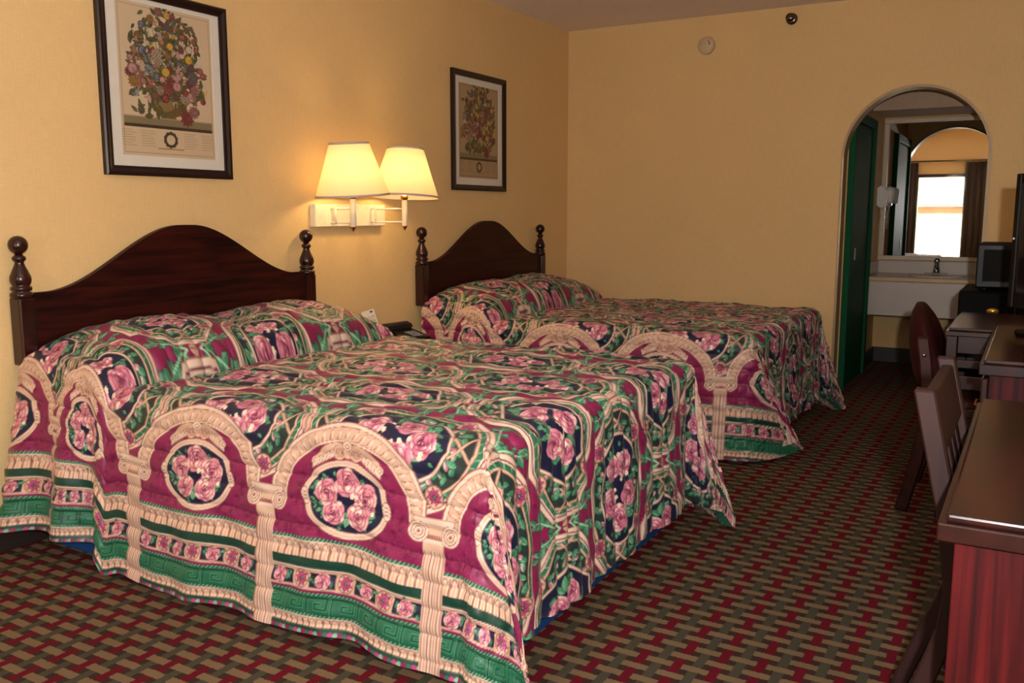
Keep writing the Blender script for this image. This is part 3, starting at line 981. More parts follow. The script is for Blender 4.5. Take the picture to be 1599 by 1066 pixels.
    n /= np.linalg.norm(n, axis=-1, keepdims=True) + 1e-9
    puff = np.abs(np.sin(PI * cloth_t / .066)) ** .55
    wr = .0022 * np.sin(s * 47 + 3 * np.sin(t * 21)) * puff + .0015 * np.sin(t * 90 + 2 * np.sin(s * 31))
    P = P + n * ((np.where(a > .05, .013, .0095) * puff - .005) + wr)[..., None]
    P[..., 2] = np.maximum(P[..., 2], .012)
    # printed pattern in cloth coordinates
    cs = sc + ca - (.24 if fold_head else .16) * (1 - sstep(sc, .20, .50))
    bp = cb - .036
    fld = FC.sample(cs - 1.345 + PS / 2, (cloth_t - W / 2 - .0) + PT * 0)
    brd = BC.sample(cs - 1.50 + PB / 2, bp * 1.05)
    al = np.where((b > 0) & (bp > -.03), brd[..., 3], 0)[..., None]
    colr = fld[..., :3] * (1 - al) + brd[..., :3] * al
    me = grid_mesh('bedspread', P, colr)
    o_ = link('bedspread', me, M_quilt)
    return tag(o_, label, 'bedspread', 'matching floral bedspreads')

BED1_Y, BED2_Y, BW, BL, BTOP = 1.74, 4.035, 1.48, 1.925, .612
bedspread('burgundy floral arcade bedspread draped over the nearer bed', BED1_Y, BW, BL, BTOP, .0034, (.07, .03), (.20, -.24), True, 0.4)
bedspread('burgundy floral arcade bedspread draped over the bed by the arch wall', BED2_Y, 1.46, BL, .60, .0056, (.15, .24), (.17, -.28), False, 2.1)

# beds under the spreads
M_blue = mat('blue_box_cover', (10, 62, 120), 0.6)
M_matt = mat('white_mattress_ticking', (222, 216, 205), 0.8)
def bed(y0, W, top, label):
    t = thing('bed', label, 'bed', (0.98, y0 + W / 2, 0), 0, 'pair of double beds')
    hw = W / 2 - .075
    box('bed_base', (-.90, -hw, 0), (.905, hw, .13), M_blue, t, .006)
    box('box_spring', (-.90, -hw, .132), (.855, hw, .34), M_matt, t, .02, 3)
    box('mattress', (-.90, -hw, .342), (.855, hw, top - .065), M_matt, t, .045, 4)
bed(BED1_Y, BW, BTOP, 'nearer double bed with a blue base showing below its spread')
bed(BED2_Y, 1.46, .60, 'farther double bed standing beside the arch wall')

# ------------------------------------------------------------------ headboards
M_hb = wood('dark_mahogany_panel', (28, 8, 8), (60, 18, 13), (30, 3.5, 42), .45, .04, .15)
M_post = wood('dark_mahogany_post', (26, 7, 7), (56, 18, 13), (30, 30, 4), .25, .25, .4)
def headboard(y0, y1, label):
    t = thing('headboard', label, 'headboard', (0.0, (y0 + y1) / 2, 0.64), 0, 'matching headboards')
    hw = (y1 - y0) / 2
    pts = []
    n = 60
    for i in range(n + 1):
        u = -1 + 2 * i / n
        q = max(0.0, min(1.0, (abs(u) - .04) / .86))
        k = 1 - q * q * (3 - 2 * q)
        pts.append((u * (hw - .015), .245 + .223 * k))
    poly = [(-(hw - .015), 0.0)] + pts + [((hw - .015), 0.0)]
    prism_x('panel', poly, .030, .056, M_hb, t, .005)
    for sg in (-1, 1):
        y = sg * hw
        bm = box_bm((.012, y - .029, 0), (.072, y + .029, .232), .007, 2)
        p = link('post', bm_mesh('post', bm), M_post, t)
        prof = [(.020, .228), (.036, .232), (.0375, .241), (.034, .249), (.026, .252), (.033, .256), (.0345, .262), (.033, .268), (.026, .271),
                (.031, .277), (.0345, .290), (.033, .303), (.026, .320), (.018, .338), (.0145, .348), (.016, .353), (.0205, .357), (.0225, .363), (.0205, .369),
                (.014, .373), (.013, .378)]
        lathe('finial', prof, M_post, p, 26, (.042, y, 0))
        ball = [(.0315 * math.sin(PI * i / 14) + (0 if 0 < i < 14 else 1e-6), .408 - .0315 * math.cos(PI * i / 14)) for i in range(15)]
        lathe('ball', ball, M_post, p, 26, (.042, y, 0))
headboard(1.785, 3.169, 'dark mahogany headboard with ball finials above the nearer bed')
headboard(4.088, 5.472, 'dark mahogany headboard with ball finials beside the room corner')

# ------------------------------------------------------------------ framed flower prints
M_fr = mat('black_cherry_frame', (30, 10, 12), 0.35, spec=0.5)
M_mat = mat('white_mat_board', (226, 222, 212), 0.8, var=.02)
M_paper = paint_mat('aged_print_paper', 0.8, 0.2)
m, nt, b = base_mat('picture_glass')
tr = nt.nodes.new('ShaderNodeBsdfTransparent')
gl = nt.nodes.new('ShaderNodeBsdfGlossy'); gl.inputs['Roughness'].default_value = 0.03
mx = nt.nodes.new('ShaderNodeMixShader'); mx.inputs[0].default_value = 0.03
nt.links.new(tr.outputs[0], mx.inputs[1]); nt.links.new(gl.outputs[0], mx.inputs[2])
nt.links.new(mx.outputs[0], nt.nodes['Material Output'].inputs['Surface'])
M_pglass = m

def flower_print(W, Hh, seed, brown):
    g = np.random.default_rng(seed)
    PAPER = (206, 184, 154) if not brown else (176, 150, 116)
    c = Canvas(W, Hh, .0014, False, False, PAPER)
    def tone(col):
        col = np.array(col, float)
        col = col * .70 + np.array((96, 74, 40)) * .30 if brown else col * .72 + np.array((110, 88, 62)) * .22
        return tuple(col)
    GD, GM, GL = tone((44, 52, 32)), tone((78, 90, 52)), tone((128, 134, 84))
    INK = tone((70, 56, 44))
    # plate border
    for x in (.012, W - .012): c.line([(x, .012), (x, Hh - .012)], .0012, INK, .7)
    for y in (.012, Hh - .012): c.line([(.012, y), (W - .012, y)], .0012, INK, .7)
    # ledge and caption strip
    c.rect(.014, W - .014, .108, .150, tone((150, 138, 108))); c.rect(.014, W - .014, .108, .120, tone((62, 50, 40)))
    c.rect(.014, W - .014, .146, .150, tone((190, 176, 144)))
    cx = W * .5
    # urn
    c.poly([(cx - .034, .150), (cx + .034, .150), (cx + .018, .166), (cx - .018, .166)], tone((120, 100, 62)))
    c.ellipse(cx, .205, .085, .050, tone((112, 92, 54))); c.ellipse(cx - .020, .212, .050, .036, tone((146, 126, 80)))
    c.ellipse(cx + .028, .214, .012, .020, tone((200, 186, 150)), .3)
    c.rect(cx - .09, cx + .09, .238, .250, tone((120, 100, 60)))
    # stems
    heads = []
    rows = [(.235, 8, .18), (.265, 9, .19), (.298, 10, .19), (.330, 10, .185), (.362, 10, .18), (.394, 9, .17), (.426, 8, .165), (.458, 7, .155), (.490, 5, .13), (.520, 4, .10), (.545, 3, .06)]
    for (y, n, hw) in rows:
        for i in range(n):
            heads.append((cx + hw * (2 * (i + .5) / n - 1) + g.uniform(-.012, .012), y * Hh / .568 + g.uniform(-.014, .014)))
    for (x, y) in heads:
        c.line(bez([(cx + g.uniform(-.03, .03), .245), (cx + (x - cx) * .3, .30), (x, y)], 8), .0026, GM, .9)
    for i in range(420):
        x, y = heads[g.integers(len(heads))]
        x += g.uniform(-.035, .035); y += g.uniform(-.035, .03)
        if abs(x - cx) > W / 2 - .05: continue
        L = g.uniform(.016, .034)
        c.leaf(x, y, L, L * .42, g.uniform(0, 6.28), (GM, GD, tone((98, 108, 62)))[i % 3], GD, GL)
    pals = [((150, 60, 66), (206, 134, 128)), ((196, 132, 130), (228, 196, 184)), ((206, 160, 44), (232, 204, 96)), ((72, 86, 128), (140, 152, 180)),
            ((218, 204, 180), (240, 232, 214)), ((124, 40, 52), (180, 92, 92)), ((176, 112, 124), (222, 180, 178))]
    order = g.permutation(len(heads))
    for j in order:
        x, y = heads[j]
        dk, lt = pals[g.integers(len(pals))]
        dk, lt = tone(dk), tone(lt)
        r = g.uniform(.009, .023) * (1.1 if y < .42 else .8)
        kind = g.integers(3)
        if kind == 0:       # full bloom
            for ring, n in ((1.0, 11), (.68, 8), (.38, 5)):
                for i in range(n):
                    a = 2 * PI * i / n + ring * 3
                    c.leaf(x + math.cos(a) * r * ring * .2, y + math.sin(a) * r * ring * .2, r * ring, r * .52, a, dk, tone((84, 44, 44)), lt)
            c.ellipse(x, y, r * .16, r * .16, tone((120, 84, 30)))
        elif kind == 1:     # cupped flower
            c.ellipse(x, y, r, r * .9, tone((80, 36, 40))); c.ellipse(x, y, r * .93, r * .83, dk)
            for i in range(5):
                a = g.uniform(0, 6.28)
                c.ellipse(x + math.cos(a) * r * .4, y + math.sin(a) * r * .4, r * .48, r * .32, lt, a + 1.57, .85)
                c.ellipse(x + math.cos(a) * r * .4, y + math.sin(a) * r * .4, r * .5, r * .34, dk, a + 1.57, .6, ring=.002)
        else:               # spray of little flowers
            for i in range(7):
                xx, yy = x + g.uniform(-r, r), y + g.uniform(-r, r)
                for k in range(5):
                    a = 2 * PI * k / 5
                    c.ellipse(xx + math.cos(a) * r * .2, yy + math.sin(a) * r * .2, r * .2, r * .14, lt, a)
                c.ellipse(xx, yy, r * .12, r * .12, dk)
    # fallen blossom and sprigs on the ledge
    for (x, y, r, pal) in ((cx + .085, .158, .034, pals[5]), (cx + .12, .185, .026, pals[6]), (cx - .13, .172, .016, pals[3])):
        for ring, n in ((1.0, 10), (.6, 7)):
            for i in range(n):
                a = 2 * PI * i / n + ring
                c.leaf(x, y, r * ring, r * .5, a, tone(pal[0]), tone((70, 30, 36)), tone(pal[1]))
    for i in range(14):
        c.leaf(cx - .15 + i * .009, .165 + .02 * math.sin(i), .03, .011, g.uniform(.3, 2.6), GM, GD, GL)
    # cartouche and rows of small captions
    c.ellipse(cx, .068, .032, .030, GD); c.ellipse(cx, .068, .021, .020, PAPER)
    for i in range(10):
        a = 2 * PI * i / 10
        c.leaf(cx + math.cos(a) * .022, .068 + math.sin(a) * .021, .014, .009, a + .8, tone((70, 58, 40)), INK)
    c.rect(cx - .062, cx + .062, .030, .034, tone((176, 132, 40)))
    for col in (-2, -1, 1, 2):
        x0 = cx + col * .088 - .034 + (.012 if col > 0 else -.012)
        for k in range(7):
            y = .096 - k * .0095
            x = x0
            while x < x0 + g.uniform(.045, .066):
                wl = g.uniform(.003, .009)
                c.line([(x, y), (x + wl, y)], .0016, INK, .55)
                x += wl + .003
    return c

def picture(y0, z0, pw, ph_, label, seed, brown, step):
    t = thing('framed_print', label, 'picture', (0.0, y0 + pw / 2, z0), 0, 'framed flower prints')
    hw = pw / 2
    fwid = .036 if not brown else .034
    bm = bmesh.new()
    # mitred frame, raised outer lip
    def ring(o, x): return [(x, -hw + o, o), (x, hw - o, o), (x, hw - o, ph_ - o), (x, -hw + o, ph_ - o)]
    rs = [[bm.verts.new(p) for p in ring(o, x)] for o, x in ((0, .001), (0, .020), (.006, .025), (.014, .024), (.026, .018), (fwid, .016), (fwid, .004))]
    for a_, b_ in zip(rs, rs[1:]):
        for k in range(4):
            bm.faces.new((a_[k], a_[(k + 1) % 4], b_[(k + 1) % 4], b_[k]))
    link('frame', bm_mesh('frame', bm), M_fr, t)
    box('backing', (.001, -hw + .01, .01), (.004, hw - .01, ph_ - .01), mat('brown_backing', (120, 90, 60), .9), t)
    mx0, mx1, mz0, mz1 = (-hw + .083, hw - .077, .077, ph_ - .052) if not brown else (-hw + .078, hw - .078, .075, ph_ - .07)
    bm = bmesh.new()
    o4 = [bm.verts.new((.008, y, z)) for y, z in ((-hw + .03, .03), (hw - .03, .03), (hw - .03, ph_ - .03), (-hw + .03, ph_ - .03))]
    i4 = [bm.verts.new((.008, y, z)) for y, z in ((mx0, mz0), (mx1, mz0), (mx1, mz1), (mx0, mz1))]
    k4 = [bm.verts.new((.0062, y, z)) for y, z in ((mx0 + .001, mz0 + .001), (mx1 - .001, mz0 + .001), (mx1 - .001, mz1 - .001), (mx0 + .001, mz1 - .001))]
    for A, B in ((o4, i4), (i4, k4)):
        for k in range(4): bm.faces.new((A[k], A[(k + 1) % 4], B[(k + 1) % 4], B[k]))
    link('mat_board', bm_mesh('mat_board', bm), M_mat, t)
    W_, H_ = mx1 - mx0, mz1 - mz0
    cv = flower_print(W_, H_, seed, brown)
    Y = np.arange(0, W_ + step / 2, step); Z = np.arange(0, H_ + step / 2, step)
    yy, zz = np.meshgrid(Y, Z)
    colr = cv.sample(yy, zz)[..., :3]
    P = np.stack([np.full(yy.shape, .006), mx0 + yy, mz0 + zz], -1)
    link('print', grid_mesh('print', P, colr), M_paper, t)
    box('glass', (.0105, -hw + .03, .03), (.012, hw - .03, ph_ - .03), M_pglass, t)
picture(2.156, 1.296, .606, .697, 'framed flower bouquet print above the nearer bed', 4, False, .0017)
picture(4.445, 1.291, .606, .697, 'framed browner flower print above the farther bed', 9, True, .0030)

# ------------------------------------------------------------------ double swing-arm wall lamp
m, nt, b = base_mat('pleated_ivory_shade')
df = nt.nodes.new('ShaderNodeBsdfDiffuse'); df.inputs[0].default_value = rgba((240, 226, 205))
tl = nt.nodes.new('ShaderNodeBsdfTranslucent'); tl.inputs[0].default_value = rgba((228, 214, 176))
mx = nt.nodes.new('ShaderNodeMixShader'); mx.inputs[0].default_value = 0.5
nt.links.new(df.outputs[0], mx.inputs[1]); nt.links.new(tl.outputs[0], mx.inputs[2])
nt.links.new(mx.outputs[0], nt.nodes['Material Output'].inputs['Surface'])
M_shade = m
M_ivory = mat('ivory_enamel_lamp', (238, 226, 204), 0.35)
M_brass = mat('brass', (180, 130, 60), 0.25, metal=1.0)
M_shtrim = mat('grey_shade_braid', (196, 180, 172), 0.7)
m, nt, b = base_mat('lit_bulb')
b.inputs['Base Color'].default_value = (1, 0.9, 0.7, 1)
b.inputs['Emission Color'].default_value = (1, 0.72, 0.35, 1)
b.inputs['Emission Strength'].default_value = 6.0
M_bulb = m
lamp = thing('wall_lamp', 'ivory double wall lamp with two lit pleated shades between the headboards', 'lamp', (0.0, 3.51, 1.09))
box('back_plate', (0.0, -.265, 0), (.036, .265, .108), M_ivory, lamp, .003)
box('switch', (.036, -.012, .018), (.052, -.004, .024), M_brass, lamp, .001)
def lamp_arm(yc, piv):
    xc = .20
    for z in (.020, .086):
        tube('arm', [(.036, piv, z), (.055, piv, z), (.075, piv + .01, z), (xc, yc, z)], .0045, M_ivory, lamp)
    tube('arm_post', [(.062, piv + .004, .012), (.062, piv + .004, .095)], .006, M_ivory, lamp)
    lathe('candle_sleeve', [(.012, -.002), (.0145, .002), (.0145, .128), (.012, .131)], M_ivory, lamp, 18, (xc, yc, 0))
    lathe('end_finial', [(1e-6, -.024), (.006, -.012), (.009, -.005), (.015, -.002), (.013, .001)], M_brass, lamp, 16, (xc, yc, 0))
    lathe('socket_cup', [(.012, .130), (.018, .138), (.021, .150), (.012, .152)], M_brass, lamp, 16, (xc, yc, 0))
    lathe('bulb', [(.009, .152), (.009, .175), (.013, .205), (.016, .225), (.013, .243), (.006, .252), (1e-6, .254)], M_bulb, lamp, 18, (xc, yc, 0))
    n = 180
    sh = lathe('shade', [(.172, .148), (.1325, .264), (.092, .388)], M_shade, lamp, n, (xc, yc, 0), ripple=.006)
    tilt = R(4.5) if yc < 0 else R(-3.5)
    piv_ = Vector((xc, yc, .15))
    sh.matrix_local = Matrix.Translation(piv_) @ Matrix.Rotation(tilt, 4, 'X') @ Matrix.Translation(-piv_)
    for r_, z_ in ((.173, .149), (.0925, .387)):
        lathe('braid', [(r_ + .0006, z_ - .005), (r_ + .0022, z_ - .005), (r_ + .0022 - .002, z_ + .005), (r_ - .002, z_ + .005)], M_shtrim, sh, 60, (xc, yc, 0), caps=False)
    tube('harp', [(xc, yc - .0, .262), (xc, yc, .372)], .002, M_brass, sh)
    tube('spider', [(xc, yc - .091, .372), (xc, yc, .372), (xc, yc + .091, .372)], .0018, M_brass, sh)
    l = add_light('bulb_glow', 'POINT', (xc, 3.51 + yc, 1.09 + .226), 4.6, (1.0, 0.66, 0.27), .032)
    return sh
lamp_arm(-.186, -.155)
lamp_arm(.216, .150)

# ------------------------------------------------------------------ nightstand, telephone, card
M_dark = wood('dark_walnut_furniture', (36, 13, 10), (64, 26, 19), (30, 4, 30), .4, .1, .25)
ns = thing('nightstand', 'dark wood nightstand between the two beds', 'nightstand', (.27, 3.63, 0))
box('body', (-.24, -.235, .06), (.235, .235, .452), M_dark, ns, .004)
box('plinth', (-.23, -.225, 0), (.215, .225, .06), M_dark, ns)
box('top', (-.255, -.25, .452), (.255, .25, .479), M_dark, ns, .006)
for z in (.08, .262):
    dr = box('drawer', (.2352, -.22, z), (.250, .22, z + .17), M_dark, ns, .004)
    lathe('knob', [(.006, 0), (.012, .012), (.013, .018), (1e-6, .023)], M_brass, dr, 16, (.250, 0, z + .083), 'X')
ph = thing('telephone', 'black desk telephone on the nightstand', 'telephone', (.17, 3.765, .479), R(-8))
def wedge(name, pts, y0, y1, material, parent, bev=.008):
    bm = bmesh.new()
    A = [bm.verts.new((x, y0, z)) for x, z in pts]; B = [bm.verts.new((x, y1, z)) for x, z in pts]
    n = len(A)
    bm.faces.new(A); bm.faces.new(B[::-1])
    for k in range(n): bm.faces.new((A[k], B[k], B[(k + 1) % n], A[(k + 1) % n]))
    bmesh.ops.bevel(bm, geom=bm.edges[:], offset=bev, segments=2, affect='EDGES')
    return link(name, bm_mesh(name, bm), material, parent)
wedge('phone_base', [(-.10, 0), (.10, 0), (.10, .035), (-.06, .070), (-.10, .070)], -.09, .09, M_black, ph)
hs = wedge('handset', [(-.095, .072), (-.035, .066), (-.03, .086), (-.06, .102), (-.09, .104)], -.105, .085, mat('charcoal_plastic', (34, 32, 34), .3), ph, .007)
for i in range(4):
    for j in range(3):
        box('key', (.005 + .02 * i, -.02 + .025 * j, .056 - .0044 * i), (.018 + .02 * i, -.005 + .025 * j, .062 - .0044 * i), mat('grey_keys', (150, 150, 150), .5), ph, .001)

m, nt, b = base_mat('printed_card')
g = NG(nt)
tc = nt.nodes.new('ShaderNodeTexCoord'); sp = nt.nodes.new('ShaderNodeSeparateXYZ')
nt.links.new(tc.outputs['Object'], sp.inputs[0])
zz = sp.outputs[2]; yy = sp.outputs[1]
nzn = nt.nodes.new('ShaderNodeTexNoise'); nzn.inputs['Scale'].default_value = 160; nzn.inputs['Detail'].default_value = 1
nt.links.new(tc.outputs['Object'], nzn.inputs['Vector'])
rowm = g.m('LESS_THAN', g.m('FRACT', g.m('DIVIDE', zz, .008)), .5)
wordm = g.m('GREATER_THAN', nzn.outputs['Fac'], .47)
area = g.m('MULTIPLY', g.m('GREATER_THAN', zz, .095), g.m('LESS_THAN', zz, .175))
area = g.m('MULTIPLY', area, g.m('LESS_THAN', g.m('ABSOLUTE', yy), .036))
txt = g.m('MULTIPLY', g.m('MULTIPLY', rowm, wordm), area)
head = g.m('MULTIPLY', g.m('GREATER_THAN', zz, .190), g.m('MULTIPLY', g.m('GREATER_THAN', yy, .012), g.m('LESS_THAN', g.m('ABSOLUTE', g.m('SUBTRACT', yy, .022)), .010)))
head = g.m('MULTIPLY', head, g.m('LESS_THAN', zz, .198))
photo = g.m('MULTIPLY', g.m('LESS_THAN', zz, .085), g.m('LESS_THAN', g.m('ABSOLUTE', yy), .040))
cc = g.mix(g.m('MULTIPLY', txt, .75), rgba((238, 230, 216)), rgba((90, 84, 84)))
cc = g.mix(head, cc, rgba((70, 60, 60)))
cc = g.mix(photo, cc, rgba((120, 62, 30)))
nt.links.new(cc, b.inputs['Base Color'])
b.inputs['Roughness'].default_value = .5
card = box('info_card', (-.001, -.045, 0), (.001, .045, .205), m, None)
card.location = (.20, 3.505, .4795); card.rotation_euler = (R(7), R(-17), R(-6))
tag(card, 'white printed card leaning on the nightstand beside the telephone', 'card')

# ------------------------------------------------------------------ smoke alarm and sprinkler on the far wall
sm = thing('smoke_alarm', 'round beige smoke alarm high on the arch wall', 'smoke alarm', (1.022, D, 2.25))
lathe('housing', [(.058, -.001), (.058, -.008), (.055, -.026), (.050, -.033), (1e-6, -.035)], mat('aged_beige_plastic', (208, 184, 148), .5), sm, 36, (0, 0, 0), 'Y')
for dx, dz, r_ in ((.022, .022, .004), (.027, .008, .005)):
    lathe('vent_hole', [(r_, -.0335), (r_, -.0362), (1e-6, -.0365)], M_black, sm, 12, (dx, 0, dz), 'Y')
spk = thing('sprinkler_head', 'small dark metal sprinkler head below the ceiling', 'sprinkler', (1.569, D, 2.364))
M_spr = mat('tarnished_chrome', (120, 110, 100), .25, metal=1.0)
lathe('escutcheon', [(.036, -.001), (.036, -.004), (.026, -.014), (.016, -.016)], M_spr, spk, 28, (0, 0, 0), 'Y')
lathe('nozzle', [(.012, -.014), (.012, -.045), (.008, -.048), (1e-6, -.049)], M_spr, spk, 16, (0, 0, 0), 'Y')
lathe('deflector', [(.026, -.056), (.026, -.058), (1e-6, -.059)], M_spr, spk, 20, (0, 0, 0), 'Y')
for sg in (-1, 1):
    tube('frame_arm', [(sg * .010, -.044, 0), (sg * .016, -.050, 0), (sg * .004, -.057, 0)], .003, M_spr, spk)

# ------------------------------------------------------------------ furniture along the right wall
M_red = wood('red_mahogany_side', (32, 6, 8), (74, 15, 16), (75, 75, 2.0), .5, .0, .12)
M_redtop = wood('mahogany_top', (28, 10, 8), (48, 18, 14), (12, 3, 20), .30, .20, .35)
def desk_top(name, lo, hi, parent):
    bm = box_bm((lo[0], lo[1], lo[2]), (hi[0], hi[1], hi[2] - .012), .002, 1)
    box_bm((lo[0] + .010, lo[1] + .010, hi[2] - .012), (hi[0], hi[1] - .010, hi[2]), .004, 2, bm=bm)
    return link(name, bm_mesh(name, bm), M_redtop, parent)
# writing desk, nearest
dk = thing('writing_desk', 'red mahogany writing desk in the right foreground', 'desk', (3.17, 1.79, 0))
desk_top('desk_top', (-.258, -.465, .705), (.262, .465, .742), dk)
box('side_panel', (-.236, -.448, 0), (.25, -.420, .7045), M_red, dk, .002)
box('side_panel', (-.236, .420, 0), (.25, .448, .7045), M_red, dk, .002)
box('back_panel', (.235, -.4195, .25), (.25, .4195, .7045), M_red, dk)
box('apron', (-.20, -.4195, .62), (-.18, .4195, .7045), M_red, dk)
# dresser with the television
dr2 = thing('dresser', 'mahogany dresser under the television', 'dresser', (3.165, 3.11, 0))
desk_top('dresser_top', (-.272, -.45, .728), (.275, .45, .768), dr2)
box('body', (-.248, -.43, .05), (.265, .43, .7275), M_red, dr2, .003)
box('plinth', (-.235, -.42, 0), (.25, .42, .05), M_redtop, dr2)
for k in range(3):
    z = .07 + k * .218
    d_ = box('drawer', (-.266, -.405, z), (-.2485, .405, z + .205), M_redtop, dr2, .004)
    for sy in (-1, 1):
        tube('pull', [(-.266, sy * .2 - .045, z + .1), (-.284, sy * .2 - .04, z + .1), (-.284, sy * .2 + .04, z + .1), (-.266, sy * .2 + .045, z + .1)], .004, M_brass, d_, 8)
# farther desk / table with open shelf end
d3 = thing('side_desk', 'dark mahogany desk with slatted end behind the dresser', 'desk', (3.09, 3.985, 0))
desk_top('desk_top', (-.358, -.325, .705), (.355, .325, .735), d3)
for sx in (-.335, .335):
    for sy in (-.30, .30):
        box('leg', (sx - .019, sy - .019, 0), (sx + .019, sy + .019, .7045), M_redtop, d3, .003)
for sy in (-.300, .300):
    box('end_panel', (-.3155, sy - .008, .64), (.3155, sy + .008, .7045), M_redtop, d3, .002)
    for z in (.585, .505, .40):
        box('slat', (-.3155, sy - .008, z), (.3155, sy + .008, z + .030 + (.02 if z == .505 else 0)), M_redtop, d3, .002)
box('back_panel', (.318, -.28, .35), (.334, .28, .7045), M_redtop, d3)

# wooden chair at the writing desk
M_chair = wood('worn_reddish_wood', (30, 13, 12), (44, 20, 17), (20, 20, 3), .5, .0, .25)
def wooden_chair(loc, label):
    t = thing('desk_chair', label, 'chair', loc)
    hw = .205
    path = [(-.300, 0), (-.268, .12), (-.230, .23), (-.196, .32), (-.166, .42), (-.156, .50), (-.176, .64), (-.224, .852)]
    for sg in (-1, 1):
        sweep_rect('rear_post', [(x, sg * hw, z) for x, z in path], .034, .034, M_chair, t, .003)
        sweep_rect('front_leg', [(.19, sg * (hw - .005), 0), (.185, sg * (hw - .005), .41)], .034, .034, M_chair, t, .003)
        box('side_rail', (-.15, sg * (hw - .005) - .011, .36), (.167, sg * (hw - .005) + .011, .41), M_chair, t, .002)
        box('stretcher', (-.188, sg * (hw - .005) - .009, .16), (.17, sg * (hw - .005) + .009, .185), M_chair, t, .002)
    box('front_rail', (.175, -.182, .36), (.197, .182, .41), M_chair, t, .002)
    def cross(name, z0, z1):
        f = lambda z: np.interp(z, [p[1] for p in path], [p[0] for p in path])
        bm = bmesh.new()
        vs = []
        for z in (z0, z1):
            for dx in (-.010, .012):
                for y in (-hw + .017, hw - .017):
                    vs.append(bm.verts.new((f(z) + dx, y, z)))
        for q in ((0, 1, 3, 2), (4, 6, 7, 5), (0, 4, 5, 1), (2, 3, 7, 6), (0, 2, 6, 4), (1, 5, 7, 3)):
            bm.faces.new([vs[i] for i in q])
        bmesh.ops.bevel(bm, geom=bm.edges[:], offset=.003, segments=1, affect='EDGES')
        return link(name, bm_mesh(name, bm), M_chair, t)
    cross('crest_rail', .735, .838)
    cross('lower_rail', .50, .545)
    f = lambda z: np.interp(z, [p[1] for p in path], [p[0] for p in path])
    for y in (-.12, -.04, .04, .12):
        sweep_rect('back_slat', [(f(z), y, z) for z in (.545, .64, .735)], .012, .045, M_chair, t, .002)
    box('seat', (-.165, -.215, .412), (.21, .215, .452), mat('burgundy_vinyl', (48, 12, 15), .6, spec=.15), t, .015, 3)
wooden_chair((3.078, 1.885, 0), 'worn wooden chair pushed into the writing desk')

# upholstered chair at the farther desk
M_vinyl = mat('burgundy_vinyl', (48, 12, 15), .6, spec=.15)
t = thing('padded_chair', 'burgundy padded round-back chair at the farther desk', 'chair', (2.848, 3.93, 0))
bm = bmesh.new()
# padded back: a bowed cushion, thick and rounded along its top
NY, NZ = 18, 12
prof = []
for i in range(NY + 1):
    v = -1 + 2 * i / NY
    row = []
    halfw = .205
    topz = .800 - .10 * abs(v) ** 3.2
    for j in range(2 * NZ):
        if j < NZ:
            q = j / (NZ - 1); side = 1
        else:
            q = 1 - (j - NZ) / (NZ - 1); side = -1
        z = .47 + (topz - .47) * q
        thick = (.030 + .022 * math.sin(PI * q ** .7)) * math.sqrt(max(0, 1 - abs(v) ** 6) * .9 + .1) * math.sqrt(max(.04, 1 - q ** 7))
        x = -.185 - .055 * q + .05 * v * v
        row.append(bm.verts.new((x + side * thick, v * halfw, z)))
    prof.append(row)
for i in range(NY):
    for j in range(2 * NZ):
        j2 = (j + 1) % (2 * NZ)
        bm.faces.new((prof[i][j], prof[i][j2], prof[i + 1][j2], prof[i + 1][j]))
bm.faces.new(prof[0]); bm.faces.new(prof[-1][::-1])
link('backrest', bm_mesh('backrest', bm), M_vinyl, t, smooth=True)
box('seat', (-.19, -.215, .395), (.23, .215, .462), M_vinyl, t, .028, 4, smooth=True)
for sg in (-1, 1):
    sp_ = sweep_rect('rear_post', [(-.235, sg * .222, 0), (-.190, sg * .222, .20), (-.160, sg * .222, .42), (-.180, sg * .222, .60), (-.192, sg * .222, .670), (-.194, sg * .222, .690)], .050, .028, M_dark, t, .008)
    lathe('bolt', [(.007, 0), (.007, .003), (1e-6, .004)], M_chrome, sp_, 12, (-.185, sg * .2355 if sg > 0 else -.2395, .62), 'Y')
    sweep_rect('front_leg', [(.20, sg * .205, 0), (.195, sg * .205, .395)], .036, .030, M_dark, t, .004)
    box('side_rail', (-.15, sg * .208 - .010, .34), (.18, sg * .208 + .010, .394), M_dark, t, .002)

# television on the dresser
tv = thing('television', 'black television standing on the dresser at the right edge', 'television', (3.14, 3.20, .768), R(-52))
M_bezel = mat('gloss_black_bezel', (8, 7, 8), .35, spec=.15)
M_screen = mat('dark_glass_screen', (20, 16, 14), .07, spec=.8, var=.01)
# local frame: the screen faces local -y
tw = .315
bm = bmesh.new()
for lo, hi in (((-tw, -.022, .075), (-tw + .024, .028, .515)), ((tw - .024, -.022, .075), (tw, .028, .515)),
               ((-tw + .024, -.022, .485), (tw - .024, .028, .515)), ((-tw + .024, -.022, .075), (tw - .024, .028, .125))):
    box_bm(lo, hi, .003, 1, bm=bm)
link('bezel', bm_mesh('bezel', bm), M_bezel, tv)
box('screen', (-tw + .024, -.014, .125), (tw - .024, .0, .485), M_screen, tv)
box('rear_housing', (-tw + .05, .0285, .12), (tw - .05, .075, .47), M_black, tv, .02, 3)
box('neck', (-.05, .0, .02), (.05, .028, .0745), M_black, tv, .004)
box('stand_base', (-.17, -.10, 0), (.17, .09, .020), M_bezel, tv, .008, 3)
box('glint_spot', (-tw + .008, -.0235, .30), (-tw + .014, -.0222, .306), mat('glint_blue_white', (220, 230, 255), .3), tv)  # pale block standing in for a bright reflection on the television

